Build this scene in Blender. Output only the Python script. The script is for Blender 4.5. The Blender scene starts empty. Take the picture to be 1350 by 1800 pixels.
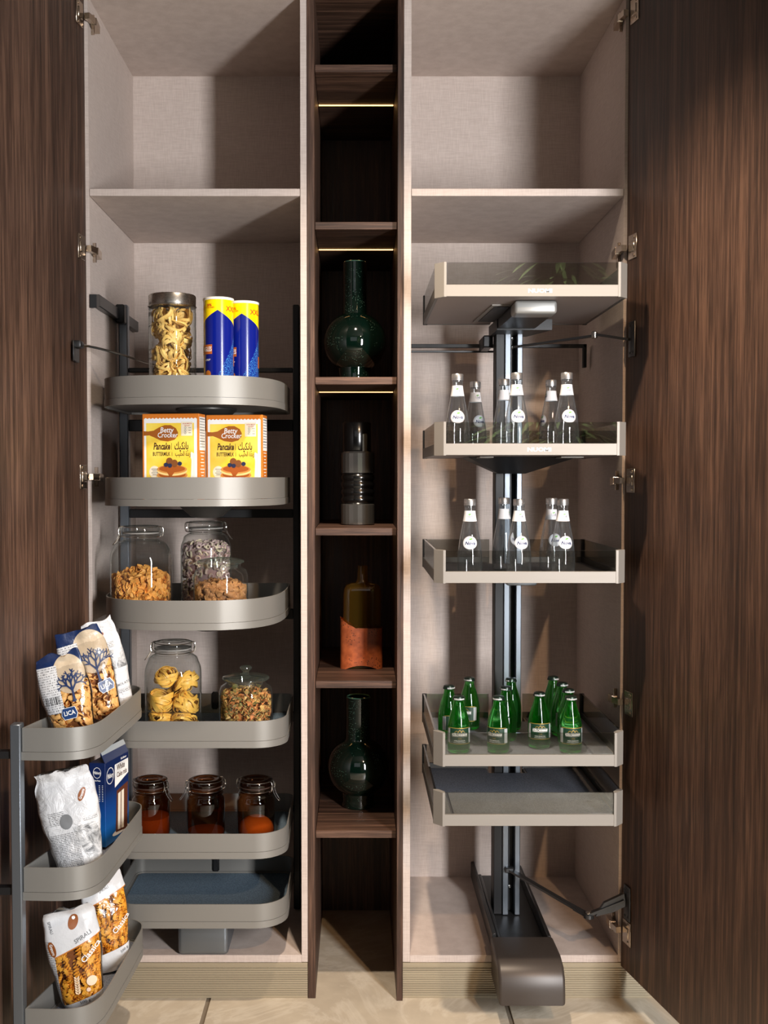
import bpy, bmesh, math, random
from mathutils import Vector, Matrix, Euler, noise
from mathutils.bvhtree import BVHTree
random.seed(7)
R = math.radians
scn = bpy.context.scene
COL = scn.collection
PI = math.pi

# ------------------------------------------------------------------ camera
cam = bpy.data.cameras.new('camera')
cam.sensor_fit = 'VERTICAL'; cam.sensor_height = 36.0
cam.lens = 36.0 * 1895.0 / 1800.0
cam.shift_x = 48.0 / 1800.0
cam.shift_y = 4.0 / 1800.0
cam.clip_start = 0.05
camo = bpy.data.objects.new('camera', cam); COL.objects.link(camo)
camo.location = (0, -2.9, 1.4241)
camo.rotation_euler = (R(90 - 1.97), 0, 0)
scn.camera = camo

# ------------------------------------------------------------------ view, world, lights
vs = scn.view_settings
vs.view_transform = 'Standard'; vs.look = 'None'; vs.gamma = 1.0; vs.use_curve_mapping = False
vs.exposure = 0.6
cy = scn.cycles
cy.use_denoising = True
cy.max_bounces = 14; cy.transmission_bounces = 10; cy.transparent_max_bounces = 24
cy.glossy_bounces = 6; cy.diffuse_bounces = 4
cy.caustics_reflective = False; cy.caustics_refractive = False
cy.sample_clamp_indirect = 6.0
world = bpy.data.worlds.new('world'); scn.world = world
world.use_nodes = True
world.node_tree.nodes['Background'].inputs[0].default_value = (0.8, 0.85, 0.9, 1)
world.node_tree.nodes['Background'].inputs[1].default_value = 0.3

def area(name, loc, target, sx, sy, power, col, spread=180):
    l = bpy.data.lights.new(name, 'AREA'); l.shape = 'RECTANGLE'; l.size = sx; l.size_y = sy
    l.energy = power; l.color = col; l.spread = R(spread)
    o = bpy.data.objects.new(name, l); COL.objects.link(o); o.location = loc
    o.rotation_euler = (Vector(target) - Vector(loc)).to_track_quat('-Z', 'Y').to_euler()
    return o
def spot(name, loc, target, power, col, angle, blend=0.5, radius=0.04):
    l = bpy.data.lights.new(name, 'SPOT'); l.energy = power; l.color = col
    l.spot_size = R(angle); l.spot_blend = blend; l.shadow_soft_size = radius
    o = bpy.data.objects.new(name, l); COL.objects.link(o); o.location = loc
    o.rotation_euler = (Vector(target) - Vector(loc)).to_track_quat('-Z', 'Y').to_euler()
    return o
area('softbox_key', (1.5, -2.95, 1.5), (-0.1, 0.2, 1.0), 0.24, 1.3, 90, (0.985, 0.985, 1.0))
area('softbox_fill', (-0.3, -3.6, 2.2), (0, 0, 1.2), 1.6, 1.0, 1.4, (0.95, 0.97, 1.0))
spot('downlight_right', (1.15, -2.7, 2.72), (0.5, 0.2, 0.55), 82, (1.0, 0.62, 0.34), 46, 0.5, 0.035)
spot('downlight_middle', (0.06, -0.74, 2.74), (0.42, -0.5, 0.0), 115, (1.0, 0.82, 0.64), 112, 1.0, 0.04)
spot('plant_helper_spot', (0.1, -3.3, 2.74), (1.25, -4.15, 2.1), 260, (1.0, 0.96, 0.9), 75, 0.6, 0.05)  # added spot, brightens the plant so its mirror image shows in the tray glass

# ------------------------------------------------------------------ colours and materials
def C(r, g, b):
    def f(c):
        c /= 255.0
        return c / 12.92 if c <= 0.04045 else ((c + 0.055) / 1.055) ** 2.4
    return (f(r), f(g), f(b), 1.0)

class NT:
    """Small helper around a material's node tree."""
    def __init__(self, name):
        self.m = bpy.data.materials.new(name); self.m.use_nodes = True
        self.t = self.m.node_tree; self.t.nodes.clear()
        self.out = self.n('ShaderNodeOutputMaterial')
    def n(self, typ, **kw):
        nd = self.t.nodes.new(typ)
        for k, v in kw.items(): setattr(nd, k, v)
        return nd
    def link(self, a, b): self.t.links.new(a, b)
    def put(self, sock, val):
        if isinstance(val, bpy.types.NodeSocket): self.link(val, sock)
        else: sock.default_value = val
    def math(self, op, a, b=0.0, c=0.0, clamp=False):
        nd = self.n('ShaderNodeMath', operation=op, use_clamp=clamp)
        self.put(nd.inputs[0], a); self.put(nd.inputs[1], b); self.put(nd.inputs[2], c)
        return nd.outputs[0]
    def gt(self, a, b): return self.math('GREATER_THAN', a, b)
    def lt(self, a, b): return self.math('LESS_THAN', a, b)
    def mul(self, a, b): return self.math('MULTIPLY', a, b)
    def add(self, a, b): return self.math('ADD', a, b)
    def mixc(self, f, a, b):
        nd = self.n('ShaderNodeMix', data_type='RGBA')
        self.put(nd.inputs[0], f); self.put(nd.inputs[6], a); self.put(nd.inputs[7], b)
        return nd.outputs[2]
    def coord(self, kind='Object'): return self.n('ShaderNodeTexCoord').outputs[kind]
    def mapped(self, scale=(1, 1, 1), kind='Object', loc=(0, 0, 0)):
        mp = self.n('ShaderNodeMapping'); self.link(self.coord(kind), mp.inputs[0])
        mp.inputs['Scale'].default_value = scale; mp.inputs['Location'].default_value = loc
        return mp.outputs[0]
    def xyz(self, vec=None):
        s = self.n('ShaderNodeSeparateXYZ'); self.link(vec if vec is not None else self.coord(), s.inputs[0])
        return s.outputs
    def noise(self, vec, scale=5, detail=3, rough=0.5, dist=0.0):
        nd = self.n('ShaderNodeTexNoise'); self.link(vec, nd.inputs['Vector'])
        nd.inputs['Scale'].default_value = scale; nd.inputs['Detail'].default_value = detail
        nd.inputs['Roughness'].default_value = rough; nd.inputs['Distortion'].default_value = dist
        return nd.outputs['Fac']
    def voro(self, vec, scale=5, feature='F1'):
        nd = self.n('ShaderNodeTexVoronoi', feature=feature); self.link(vec, nd.inputs['Vector'])
        nd.inputs['Scale'].default_value = scale
        return nd.outputs['Distance']
    def ramp(self, fac, stops):
        nd = self.n('ShaderNodeValToRGB'); self.put(nd.inputs[0], fac)
        el = nd.color_ramp.elements
        while len(el) < len(stops): el.new(0.5)
        for e, (p, c) in zip(el, stops): e.position = p; e.color = c
        return nd.outputs[0]
    def bump(self, h, strength=0.2, dist=0.002):
        nd = self.n('ShaderNodeBump'); self.put(nd.inputs['Height'], h)
        nd.inputs['Strength'].default_value = strength; nd.inputs['Distance'].default_value = dist
        return nd.outputs[0]
    def bsdf(self, **kw):
        nd = self.n('ShaderNodeBsdfPrincipled')
        for k, v in kw.items():
            key = {'base': 'Base Color', 'rough': 'Roughness', 'metal': 'Metallic', 'ior': 'IOR', 'trans': 'Transmission Weight',
                   'normal': 'Normal', 'coat': 'Coat Weight', 'coat_rough': 'Coat Roughness', 'spec': 'Specular IOR Level',
                   'emit': 'Emission Color', 'emit_s': 'Emission Strength', 'sheen': 'Sheen Weight', 'sss': 'Subsurface Weight'}[k]
            self.put(nd.inputs[key], v)
        return nd.outputs[0]
    def done(self, sh):
        self.link(sh, self.out.inputs[0]); return self.m

def plain(name, col, rough=0.5, metal=0.0, **kw):
    t = NT(name); return t.done(t.bsdf(base=col, rough=rough, metal=metal, **kw))
def thin_glass(name, tint, edge, refl=0.05, rough=0.015, power=4.0, haze=0.0, hazecol=(0.9, 0.95, 0.93, 1)):
    t = NT(name)
    lw = t.n('ShaderNodeLayerWeight'); lw.inputs[0].default_value = 0.5
    f = t.math('ABSOLUTE', lw.outputs['Facing'])
    fr = t.math('MULTIPLY_ADD', t.math('POWER', f, power), 0.75, refl, clamp=True)
    tr = t.n('ShaderNodeBsdfTransparent'); t.put(tr.inputs[0], t.mixc(t.math('POWER', f, 2.5), tint, edge))
    gl = t.n('ShaderNodeBsdfGlossy'); gl.inputs['Roughness'].default_value = rough
    gl.inputs['Color'].default_value = (0.95, 0.97, 0.97, 1)
    mx = t.n('ShaderNodeMixShader'); t.put(mx.inputs[0], fr); t.link(tr.outputs[0], mx.inputs[1]); t.link(gl.outputs[0], mx.inputs[2])
    if haze > 0:
        tl = t.n('ShaderNodeBsdfTranslucent'); tl.inputs[0].default_value = hazecol
        df = t.n('ShaderNodeBsdfDiffuse'); df.inputs[0].default_value = hazecol
        ad = t.n('ShaderNodeMixShader'); t.link(tl.outputs[0], ad.inputs[1]); t.link(df.outputs[0], ad.inputs[2])
        m2 = t.n('ShaderNodeMixShader'); t.put(m2.inputs[0], t.math('MULTIPLY_ADD', t.math('POWER', f, 1.5), haze * 2.5, haze, clamp=True)); t.link(mx.outputs[0], m2.inputs[1]); t.link(ad.outputs[0], m2.inputs[2])
        mx = m2
    return t.done(mx.outputs[0])
def wood(name, axis='Z', dark=C(40, 27, 20), mid=C(72, 51, 40), light=C(108, 80, 64), rough=0.5):
    t = NT(name)
    sc = {'Z': (1, 1, 0.035), 'X': (0.035, 1, 1)}[axis]
    v = t.mapped(sc)
    n1 = t.noise(v, 70, 5, 0.62, 0.6); n2 = t.noise(v, 230, 3, 0.6, 0.3); n3 = t.noise(t.mapped(tuple(s * 1.0 for s in sc), loc=(3, 2, 1)), 7, 2, 0.5, 1.0)
    f = t.add(t.add(t.mul(n1, 0.55), t.mul(n2, 0.3)), t.mul(n3, 0.25))
    c = t.ramp(f, [(0.42, dark), (0.55, mid), (0.67, light)])
    pores = t.gt(t.noise(t.mapped((sc[0], sc[1], sc[2] * 0.6) if axis == 'Z' else (sc[0] * 0.6, 1, 1)), 420, 2, 0.5), 0.62)
    c = t.mixc(t.mul(pores, 0.45), c, dark)
    return t.done(t.bsdf(base=c, rough=t.math('MULTIPLY_ADD', n2, 0.2, rough - 0.1), normal=t.bump(n2, 0.12, 0.001), spec=0.4))
def linen(name, base=C(204, 190, 181), alt=C(187, 172, 163)):
    t = NT(name)
    a = t.noise(t.mapped((1, 1, 0.06)), 420, 2, 0.6); b = t.noise(t.mapped((0.06, 0.06, 1)), 420, 2, 0.6)
    big = t.noise(t.mapped(), 14, 3, 0.6)
    f = t.add(t.mul(t.add(a, b), 0.45), t.mul(big, 0.12))
    c = t.ramp(f, [(0.38, alt), (0.62, base)])
    return t.done(t.bsdf(base=c, rough=0.62, normal=t.bump(t.add(a, b), 0.12, 0.0008), spec=0.3))
def brushed(name, col, rough=0.36, metal=0.85, axis='X', amt=0.08):
    t = NT(name)
    n = t.noise(t.mapped((0.02, 1, 1) if axis == 'X' else (1, 1, 0.02)), 500, 2, 0.5)
    return t.done(t.bsdf(base=col, rough=t.math('MULTIPLY_ADD', n, amt * 2, rough - amt), metal=metal))

M = {}
M['walnut'] = wood('walnut_veneer')
M['walnut_h'] = wood('walnut_veneer_crosswise', 'X')
M['linen'] = linen('beige_linen_laminate')
def plinth_mat():
    t = NT('champagne_plinth')
    n = t.noise(t.mapped((0.02, 1, 1)), 60, 3, 0.6)
    return t.done(t.bsdf(base=t.ramp(n, [(0.3, C(158, 146, 124)), (0.7, C(178, 166, 142))]), rough=0.45, metal=0.25))
M['plinth'] = plinth_mat()
def tile_mat():
    t = NT('beige_stone_tile')
    v = t.mapped()
    n = t.noise(v, 3.0, 6, 0.62, 0.8); n2 = t.noise(v, 11, 5, 0.6, 0.5)
    vein = t.math('SUBTRACT', 1.0, t.math('MULTIPLY', t.math('ABSOLUTE', t.math('SUBTRACT', t.noise(v, 2.3, 6, 0.6, 1.4), 0.5)), 26.0), clamp=True)
    c = t.ramp(t.add(t.mul(n, 0.6), t.mul(n2, 0.4)), [(0.3, C(172, 160, 142)), (0.55, C(192, 180, 160)), (0.75, C(208, 197, 178))])
    c = t.mixc(t.mul(vein, 0.35), c, C(222, 214, 198))
    return t.done(t.bsdf(base=c, rough=t.math('MULTIPLY_ADD', n2, 0.2, 0.28), spec=0.45))
M['tile'] = tile_mat()
M['grout'] = plain('tile_grout', C(120, 108, 92), 0.9)
def plaster(name, col):
    t = NT(name); n = t.noise(t.mapped(), 40, 3)
    return t.done(t.bsdf(base=col, rough=0.85, normal=t.bump(n, 0.1, 0.002)))
M['wall'] = plaster('grey_wall_paint', C(66, 56, 48))
M['wall_dark'] = plaster('dark_wall_paint', C(70, 64, 60))
M['ceil'] = plaster('white_ceiling_paint', C(92, 82, 74))
M['tray'] = brushed('grey_champagne_enamel', C(140, 138, 133), 0.5, 0.45, 'X', 0.03)
M['tray_dark'] = plain('dark_grey_enamel', C(92, 90, 87), 0.4, 0.5)
M['anod'] = brushed('blue_grey_anodised', C(124, 131, 139), 0.38, 0.8, 'Z', 0.05)
M['black'] = plain('black_powder_coat', C(34, 34, 35), 0.45, 0.3)
M['gunmetal'] = plain('gunmetal_steel', C(78, 79, 80), 0.36, 0.85)
M['steel'] = plain('polished_steel', C(205, 203, 198), 0.2, 1.0)
M['nickel'] = plain('warm_nickel', C(200, 186, 170), 0.25, 1.0)
M['champ'] = brushed('champagne_aluminium', C(138, 133, 126), 0.5, 0.15, 'X', 0.06)
M['grey_cast'] = plain('light_grey_casting', C(150, 150, 147), 0.4, 0.4)
M['champ_d'] = plain('champagne_underside', C(150, 138, 132), 0.55, 0.3)
def mat_mat(name, a, b, sc=260):
    t = NT(name); v = t.voro(t.mapped(), sc)
    return t.done(t.bsdf(base=t.ramp(v, [(0.2, a), (0.6, b)]), rough=0.6, normal=t.bump(v, 0.4, 0.001)))
M['mat_blue'] = mat_mat('blue_grey_grip_mat', C(78, 96, 112), C(104, 124, 140))
M['mat_grey'] = mat_mat('charcoal_grip_mat', C(88, 92, 102), C(120, 125, 136))
M['smoke_front'] = thin_glass('clear_grey_glass', (0.84, 0.84, 0.82, 1), (0.5, 0.5, 0.48, 1), 0.085, 0.006)
M['smoke'] = thin_glass('smoked_glass', (0.66, 0.66, 0.64, 1), (0.35, 0.35, 0.34, 1), 0.06, 0.01)
M['clear'] = thin_glass('clear_glass', (0.965, 0.97, 0.965, 1), (0.5, 0.56, 0.54, 1), 0.05, 0.02, 3.0, 0.008)
M['clear_green'] = thin_glass('greenish_lid_glass', (0.9, 0.95, 0.92, 1), (0.5, 0.68, 0.6, 1), 0.10, 0.03, 2.5, 0.022, (0.72, 0.88, 0.8, 1))
M['amber'] = thin_glass('amber_brown_glass', (0.50, 0.28, 0.14, 1), (0.10, 0.042, 0.02, 1), 0.05, 0.02, 3.5)
M['film'] = thin_glass('clear_plastic_film', (0.96, 0.95, 0.92, 1), (0.8, 0.78, 0.74, 1), 0.05, 0.12, 3.0)
M['water'] = thin_glass('water_filled_glass', (0.93, 0.95, 0.96, 1), (0.16, 0.19, 0.2, 1), 0.09, 0.03, 2.6, 0.03, (0.86, 0.93, 1.0, 1))
def green_glass():
    t = NT('green_bottle_glass')
    g = t.bsdf(base=(0.22, 0.92, 0.24, 1), rough=0.0, trans=1.0, ior=1.25, coat=1.0, coat_rough=0.0)
    tl = t.n('ShaderNodeBsdfTranslucent'); tl.inputs[0].default_value = (0.07, 0.78, 0.10, 1)
    mx = t.n('ShaderNodeMixShader'); mx.inputs[0].default_value = 0.28; t.link(g, mx.inputs[1]); t.link(tl.outputs[0], mx.inputs[2])
    return t.done(mx.outputs[0])
M['green'] = green_glass()
M['amber_vase'] = thin_glass('amber_olive_glass', (0.62, 0.40, 0.08, 1), (0.3, 0.14, 0.02, 1), 0.06, 0.03, 3.0, 0.08, (0.55, 0.33, 0.05, 1))
def terracotta():
    t = NT('speckled_rust_glaze')
    v = t.mapped(); n = t.noise(v, 60, 4); s = t.lt(t.voro(v, 170), 0.26)
    c = t.mixc(t.mul(s, t.gt(t.noise(v, 22, 2), 0.5)), t.ramp(n, [(0.3, C(128, 60, 28)), (0.7, C(170, 86, 44))]), C(52, 26, 14))
    return t.done(t.bsdf(base=c, rough=0.35, normal=t.bump(n, 0.2, 0.002), coat=0.4))
M['rust'] = terracotta()
def bubble_glass():
    t = NT('dark_green_bubble_glass')
    v = t.mapped(); d = t.voro(v, 230)
    spots = t.mul(t.lt(d, 0.17), t.gt(t.noise(v, 22, 2), 0.52))
    c = t.mixc(spots, C(5, 20, 14), C(96, 124, 106))
    return t.done(t.bsdf(base=c, rough=0.06, spec=0.7, coat=0.6, coat_rough=0.03, normal=t.bump(t.noise(v, 18, 2), 0.12, 0.004)))
M['bubble'] = bubble_glass()
M['blackgloss'] = plain('black_gloss_ceramic', C(12, 12, 12), 0.2, 0.0, coat=0.5)
M['smokeglass_ribs'] = plain('smoky_ribbed_glass', C(112, 110, 106), 0.1, 0.7, coat=0.5)
def led():
    t = NT('warm_led'); e = t.n('ShaderNodeEmission'); e.inputs[0].default_value = (1.0, 0.52, 0.17, 1); e.inputs[1].default_value = 3.2
    return t.done(e.outputs[0])
M['led'] = led()
M['white'] = plain('white_print', C(240, 240, 238), 0.5)
M['paper'] = plain('white_label_paper', C(214, 216, 219), 0.5)
M['navy'] = plain('navy_print', C(26, 42, 92), 0.4)
M['leafgreen'] = plain('green_leaf_print', C(96, 178, 62), 0.4)
M['gold'] = plain('gold_print', C(196, 162, 78), 0.35, 0.4)
M['greenlabel'] = plain('dark_green_label', C(22, 56, 40), 0.45)
M['silverlab'] = plain('silver_side_label', C(176, 182, 184), 0.4)
M['brownprint'] = plain('brown_print', C(142, 78, 28), 0.5)
M['darkbrown'] = plain('dark_brown_print', C(74, 44, 22), 0.5)
M['orangebox'] = plain('orange_card', C(212, 120, 36), 0.5)
M['grey_print'] = plain('grey_print', C(110, 112, 114), 0.5)
M['cap_alu'] = brushed('brushed_cap_aluminium', C(206, 206, 206), 0.3, 0.9, 'X', 0.08)

# ------------------------------------------------------------------ geometry helpers
class MB:
    """Collects faces; build() links them as one mesh object."""
    def __init__(self): self.v = []; self.f = []; self.mi = []; self.cur = 0
    def add(self, verts, faces):
        k = len(self.v); self.v += [tuple(p) for p in verts]
        self.f += [tuple(i + k for i in f) for f in faces]; self.mi += [self.cur] * len(faces)
        return self
    def addbm(self, bm, free=True):
        bm.verts.index_update()
        self.add([v.co[:] for v in bm.verts], [[v.index for v in f.verts] for f in bm.faces])
        if free: bm.free()
        return self
    def box(self, x0, x1, y0, y1, z0, z1, bev=0.0, seg=1):
        if bev > 0:
            bm = bmesh.new(); bmesh.ops.create_cube(bm, size=1)
            for v in bm.verts:
                v.co = ((x0 + x1) / 2 + v.co.x * (x1 - x0), (y0 + y1) / 2 + v.co.y * (y1 - y0), (z0 + z1) / 2 + v.co.z * (z1 - z0))
            bmesh.ops.bevel(bm, geom=bm.edges[:], offset=bev, segments=seg, affect='EDGES', profile=0.5)
            return self.addbm(bm)
        p = [(x0, y0, z0), (x1, y0, z0), (x1, y1, z0), (x0, y1, z0), (x0, y0, z1), (x1, y0, z1), (x1, y1, z1), (x0, y1, z1)]
        return self.add(p, [(0, 3, 2, 1), (4, 5, 6, 7), (0, 1, 5, 4), (1, 2, 6, 5), (2, 3, 7, 6), (3, 0, 4, 7)])
    def prism(self, poly, z0, z1):
        n = len(poly)
        v = [(x, y, z0) for x, y in poly] + [(x, y, z1) for x, y in poly]
        f = [(i, (i + 1) % n, n + (i + 1) % n, n + i) for i in range(n)]
        return self.add(v, f + [tuple(range(n - 1, -1, -1)), tuple(range(n, 2 * n))])
    def wall(self, outer, inner, z0, z1):
        n = len(outer)
        v = [(x, y, z0) for x, y in outer] + [(x, y, z1) for x, y in outer] + [(x, y, z0) for x, y in inner] + [(x, y, z1) for x, y in inner]
        f = []
        for i in range(n):
            j = (i + 1) % n
            f += [(i, j, n + j, n + i), (2 * n + j, 2 * n + i, 3 * n + i, 3 * n + j), (n + i, n + j, 3 * n + j, 3 * n + i), (j, i, 2 * n + i, 2 * n + j)]
        return self.add(v, f)
    def lathe(self, prof, n=32, c=(0, 0, 0), sx=1.0, sy=1.0, pw=2.0, wob=None):
        v = []; m = len(prof)
        for r, z in prof:
            for i in range(n):
                a = 2 * PI * i / n; ca, sa = math.cos(a), math.sin(a)
                k = 1.0 if pw == 2.0 else (abs(ca) ** pw + abs(sa) ** pw) ** (-1.0 / pw)
                v.append((c[0] + r * k * ca * sx, c[1] + r * k * sa * sy, c[2] + z))
        f = []
        for j in range(m - 1):
            for i in range(n):
                i2 = (i + 1) % n
                f.append((j * n + i, j * n + i2, (j + 1) * n + i2, (j + 1) * n + i))
        if prof[0][0] > 1e-6: f.append(tuple(range(n - 1, -1, -1)))
        if prof[-1][0] > 1e-6: f.append(tuple((m - 1) * n + i for i in range(n)))
        return self.add(v, f)
    def shell(self, prof, n=32, c=(0, 0, 0), pw=2.0):
        """open lathe without caps"""
        k0 = len(self.f); self.lathe(prof, n, c, pw=pw)
        drop = [i for i in range(k0, len(self.f)) if len(self.f[i]) > 4]
        for i in reversed(drop): del self.f[i]; del self.mi[i]
        return self
    def tube(self, pts, r, n=8, closed=False):
        pts = [Vector(p) for p in pts]; m = len(pts); v = []; f = []
        up = None
        for i, p in enumerate(pts):
            if closed: d = pts[(i + 1) % m] - pts[i - 1]
            else: d = pts[min(i + 1, m - 1)] - pts[max(i - 1, 0)]
            d.normalize()
            if up is None: up = Vector((0, 0, 1)) if abs(d.z) < 0.9 else Vector((1, 0, 0))
            a = d.cross(up)
            if a.length < 1e-5: a = d.cross(Vector((0.3, 1, 0.2)))
            a.normalize(); b = a.cross(d).normalized(); up = b
            rr = r[i] if isinstance(r, (list, tuple)) else r
            for k in range(n):
                t = 2 * PI * k / n
                v.append(p + a * (rr * math.cos(t)) + b * (rr * math.sin(t)))
        for i in range(m if closed else m - 1):
            i2 = (i + 1) % m
            for k in range(n):
                k2 = (k + 1) % n
                f.append((i * n + k, i * n + k2, i2 * n + k2, i2 * n + k))
        if not closed: f += [tuple(range(n - 1, -1, -1)), tuple((m - 1) * n + k for k in range(n))]
        return self.add(v, f)
    def bar(self, a, b, w, h, up=(0, 0, 1)):
        """rectangular bar from a to b, w across, h along up"""
        a = Vector(a); b = Vector(b); d = (b - a).normalized(); u = Vector(up)
        s = d.cross(u).normalized() * (w / 2); t = s.cross(d).normalized() * (h / 2)
        p = [a - s - t, a + s - t, a + s + t, a - s + t, b - s - t, b + s - t, b + s + t, b - s + t]
        return self.add(p, [(0, 1, 2, 3), (7, 6, 5, 4), (0, 4, 5, 1), (1, 5, 6, 2), (2, 6, 7, 3), (3, 7, 4, 0)])
    def ribbon(self, pts, ups, w, t):
        m = len(pts); v = []; f = []
        for i in range(m):
            d = (pts[min(i + 1, m - 1)] - pts[max(i - 1, 0)]).normalized()
            s = d.cross(ups[i]); s = s.normalized() if s.length > 1e-6 else Vector((1, 0, 0))
            u = s.cross(d).normalized()
            for a, b in ((-1, -1), (1, -1), (1, 1), (-1, 1)): v.append(pts[i] + s * (a * w / 2) + u * (b * t / 2))
        for i in range(m - 1):
            for k in range(4):
                f.append((i * 4 + k, i * 4 + (k + 1) % 4, i * 4 + 4 + (k + 1) % 4, i * 4 + 4 + k))
        f += [(3, 2, 1, 0), tuple(m * 4 - 4 + k for k in range(4))]
        return self.add(v, f)
    def xform(self, mat, start=0):
        for i in range(start, len(self.v)): self.v[i] = tuple(mat @ Vector(self.v[i]))
        return self
    def merge(self, other, mat=None):
        k = len(self.v)
        self.v += other.v if mat is None else [tuple(mat @ Vector(p)) for p in other.v]
        self.f += [tuple(i + k for i in f) for f in other.f]; self.mi += other.mi
        return self
    def mesh(self, name, mats, smooth=True, ang=38):
        me = bpy.data.meshes.new(name); me.from_pydata(self.v, [], self.f)
        for m in (mats if isinstance(mats, (list, tuple)) else [mats]): me.materials.append(M[m] if isinstance(m, str) else m)
        me.polygons.foreach_set('material_index', self.mi)
        me.polygons.foreach_set('use_smooth', [smooth] * len(self.f))
        bm = bmesh.new(); bm.from_mesh(me); bmesh.ops.recalc_face_normals(bm, faces=bm.faces); bm.to_mesh(me); bm.free()
        if smooth: me.set_sharp_from_angle(angle=R(ang))
        me.update()
        return me

def origin(o):
    p = Vector((0, 0, 0))
    while o is not None: p += o.location; o = o.parent
    return p
def link(name, me, parent=None, world=False):
    o = bpy.data.objects.new(name, me); COL.objects.link(o)
    if parent is not None:
        o.parent = parent
    return o
def part(name, mb, mats, parent, world=True, smooth=True, label=None, kind=None, ang=38):
    """a part of a thing. world=True: vertices are given in world metres and moved into the parent's frame"""
    if world and parent is not None:
        p = origin(parent); mb.v = [(x - p.x, y - p.y, z - p.z) for x, y, z in mb.v]
    o = link(name, mb.mesh(name, mats, smooth, ang), parent)
    if label: o['label'] = label
    if kind: o['kind'] = kind
    return o
def tag(o, label, cat=None, group=None, kind=None):
    o['label'] = label
    if cat: o['category'] = cat
    if group: o['group'] = group
    if kind: o['kind'] = kind
    return o
def thing(name, loc, label, cat, group=None, rz=0.0):
    o = bpy.data.objects.new(name, None); o.empty_display_size = 0.05; COL.objects.link(o)
    o.location = loc; o.rotation_euler = (0, 0, rz)
    return tag(o, label, cat, group)
def copy_tree(o, parent=None):
    c = o.copy(); COL.objects.link(c); c.parent = parent
    for ch in list(o.children): copy_tree(ch, c)
    return c
def struct(name, mb, mat, smooth=False):
    o = link(name, mb.mesh(name, mat, smooth)); o['kind'] = 'structure'
    return o

def rrect(x0, x1, y0, y1, radii, n=7):
    """rounded rectangle, radii for (x0y0, x1y0, x1y1, x0y1), counter-clockwise"""
    out = []
    for (cx, cy_, a0), r in zip(((x0, y0, 180), (x1, y0, 270), (x1, y1, 0), (x0, y1, 90)), radii):
        ox = cx + (r if cx == x0 else -r); oy = cy_ + (r if cy_ == y0 else -r)
        for i in range(n):
            a = R(a0 + 90 * i / (n - 1)); out.append((ox + r * math.cos(a), oy + r * math.sin(a)))
    return out
def inset(poly, d):
    n = len(poly); out = []
    for i in range(n):
        p0 = Vector(poly[i - 1]); p = Vector(poly[i]); p1 = Vector(poly[(i + 1) % n])
        e0 = p - p0; e1 = p1 - p
        if e0.length < 1e-7: e0 = e1
        if e1.length < 1e-7: e1 = e0
        n0 = Vector((-e0.y, e0.x)).normalized(); n1 = Vector((-e1.y, e1.x)).normalized()
        m = n0 + n1
        m = m / max(m.length_squared, 0.3) * 2 if m.length > 1e-6 else n0
        k = min(1.0, 1.0)
        out.append((p.x + m.x * d * k, p.y + m.y * d * k))
    return out
def catmull(pts, sub=6):
    out = []
    for i in range(len(pts) - 1):
        p0 = Vector(pts[max(i - 1, 0)]); p1 = Vector(pts[i]); p2 = Vector(pts[i + 1]); p3 = Vector(pts[min(i + 2, len(pts) - 1)])
        for k in range(sub):
            t = k / sub
            out.append(0.5 * ((2 * p1) + (p2 - p0) * t + (2 * p0 - 5 * p1 + 4 * p2 - p3) * t * t + (3 * p1 - p0 - 3 * p2 + p3) * t ** 3))
    out.append(Vector(pts[-1]))
    return out

# flat print: text and shapes as (x, z) outlines, laid on a surface
_tc = {}
def text2d(s, size=1.0, shear=0.0, bold=0.0, xs=1.0):
    key = (s, shear, bold)
    if key not in _tc:
        c = bpy.data.curves.new('lettering', 'FONT'); c.body = s; c.resolution_u = 2; c.shear = shear; c.offset = bold
        c.align_x = 'CENTER'; c.align_y = 'CENTER'
        o = bpy.data.objects.new('lettering', c); COL.objects.link(o)
        me = bpy.data.meshes.new_from_object(o.evaluated_get(bpy.context.evaluated_depsgraph_get()))
        _tc[key] = ([(v.co.x, v.co.y) for v in me.vertices], [tuple(p.vertices) for p in me.polygons])
        bpy.data.objects.remove(o); bpy.data.curves.remove(c); bpy.data.meshes.remove(me)
    v, f = _tc[key]
    return [(x * size * xs, y * size) for x, y in v], f
def disc2d(rx, rz, n=28, rings=4, r0=0.0, pw=2.0):
    v = []; f = []
    for j in range(rings + 1):
        s = r0 + (1 - r0) * j / rings
        for i in range(n):
            a = 2 * PI * i / n; ca, sa = math.cos(a), math.sin(a)
            k = (abs(ca) ** pw + abs(sa) ** pw) ** (-1.0 / pw)
            v.append((rx * s * k * ca, rz * s * k * sa))
    for j in range(rings):
        for i in range(n):
            i2 = (i + 1) % n; q = (j * n + i, j * n + i2, (j + 1) * n + i2, (j + 1) * n + i)
            f.append(q)
    return v, f
def grid2d(w, h, nx=8, nz=4):
    v = [(-w / 2 + w * i / nx, -h / 2 + h * j / nz) for j in range(nz + 1) for i in range(nx + 1)]
    f = [(j * (nx + 1) + i, j * (nx + 1) + i + 1, (j + 1) * (nx + 1) + i + 1, (j + 1) * (nx + 1) + i) for j in range(nz) for i in range(nx)]
    return v, f
def poly2d(pts): return list(pts), [tuple(range(len(pts)))]
def at2d(shape, x, z, rot=0.0):
    v, f = shape; c, s = math.cos(rot), math.sin(rot)
    return [(x + a * c - b * s, z + a * s + b * c) for a, b in v], f
def on_plane(mb, shape, o, ux, uz, off=0.0):
    """lay a flat shape on the plane through o spanned by ux, uz"""
    o = Vector(o); ux = Vector(ux).normalized(); uz = Vector(uz).normalized(); n = ux.cross(uz)
    v, f = shape
    return mb.add([o + ux * a + uz * b + n * off for a, b in v], f)
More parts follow.
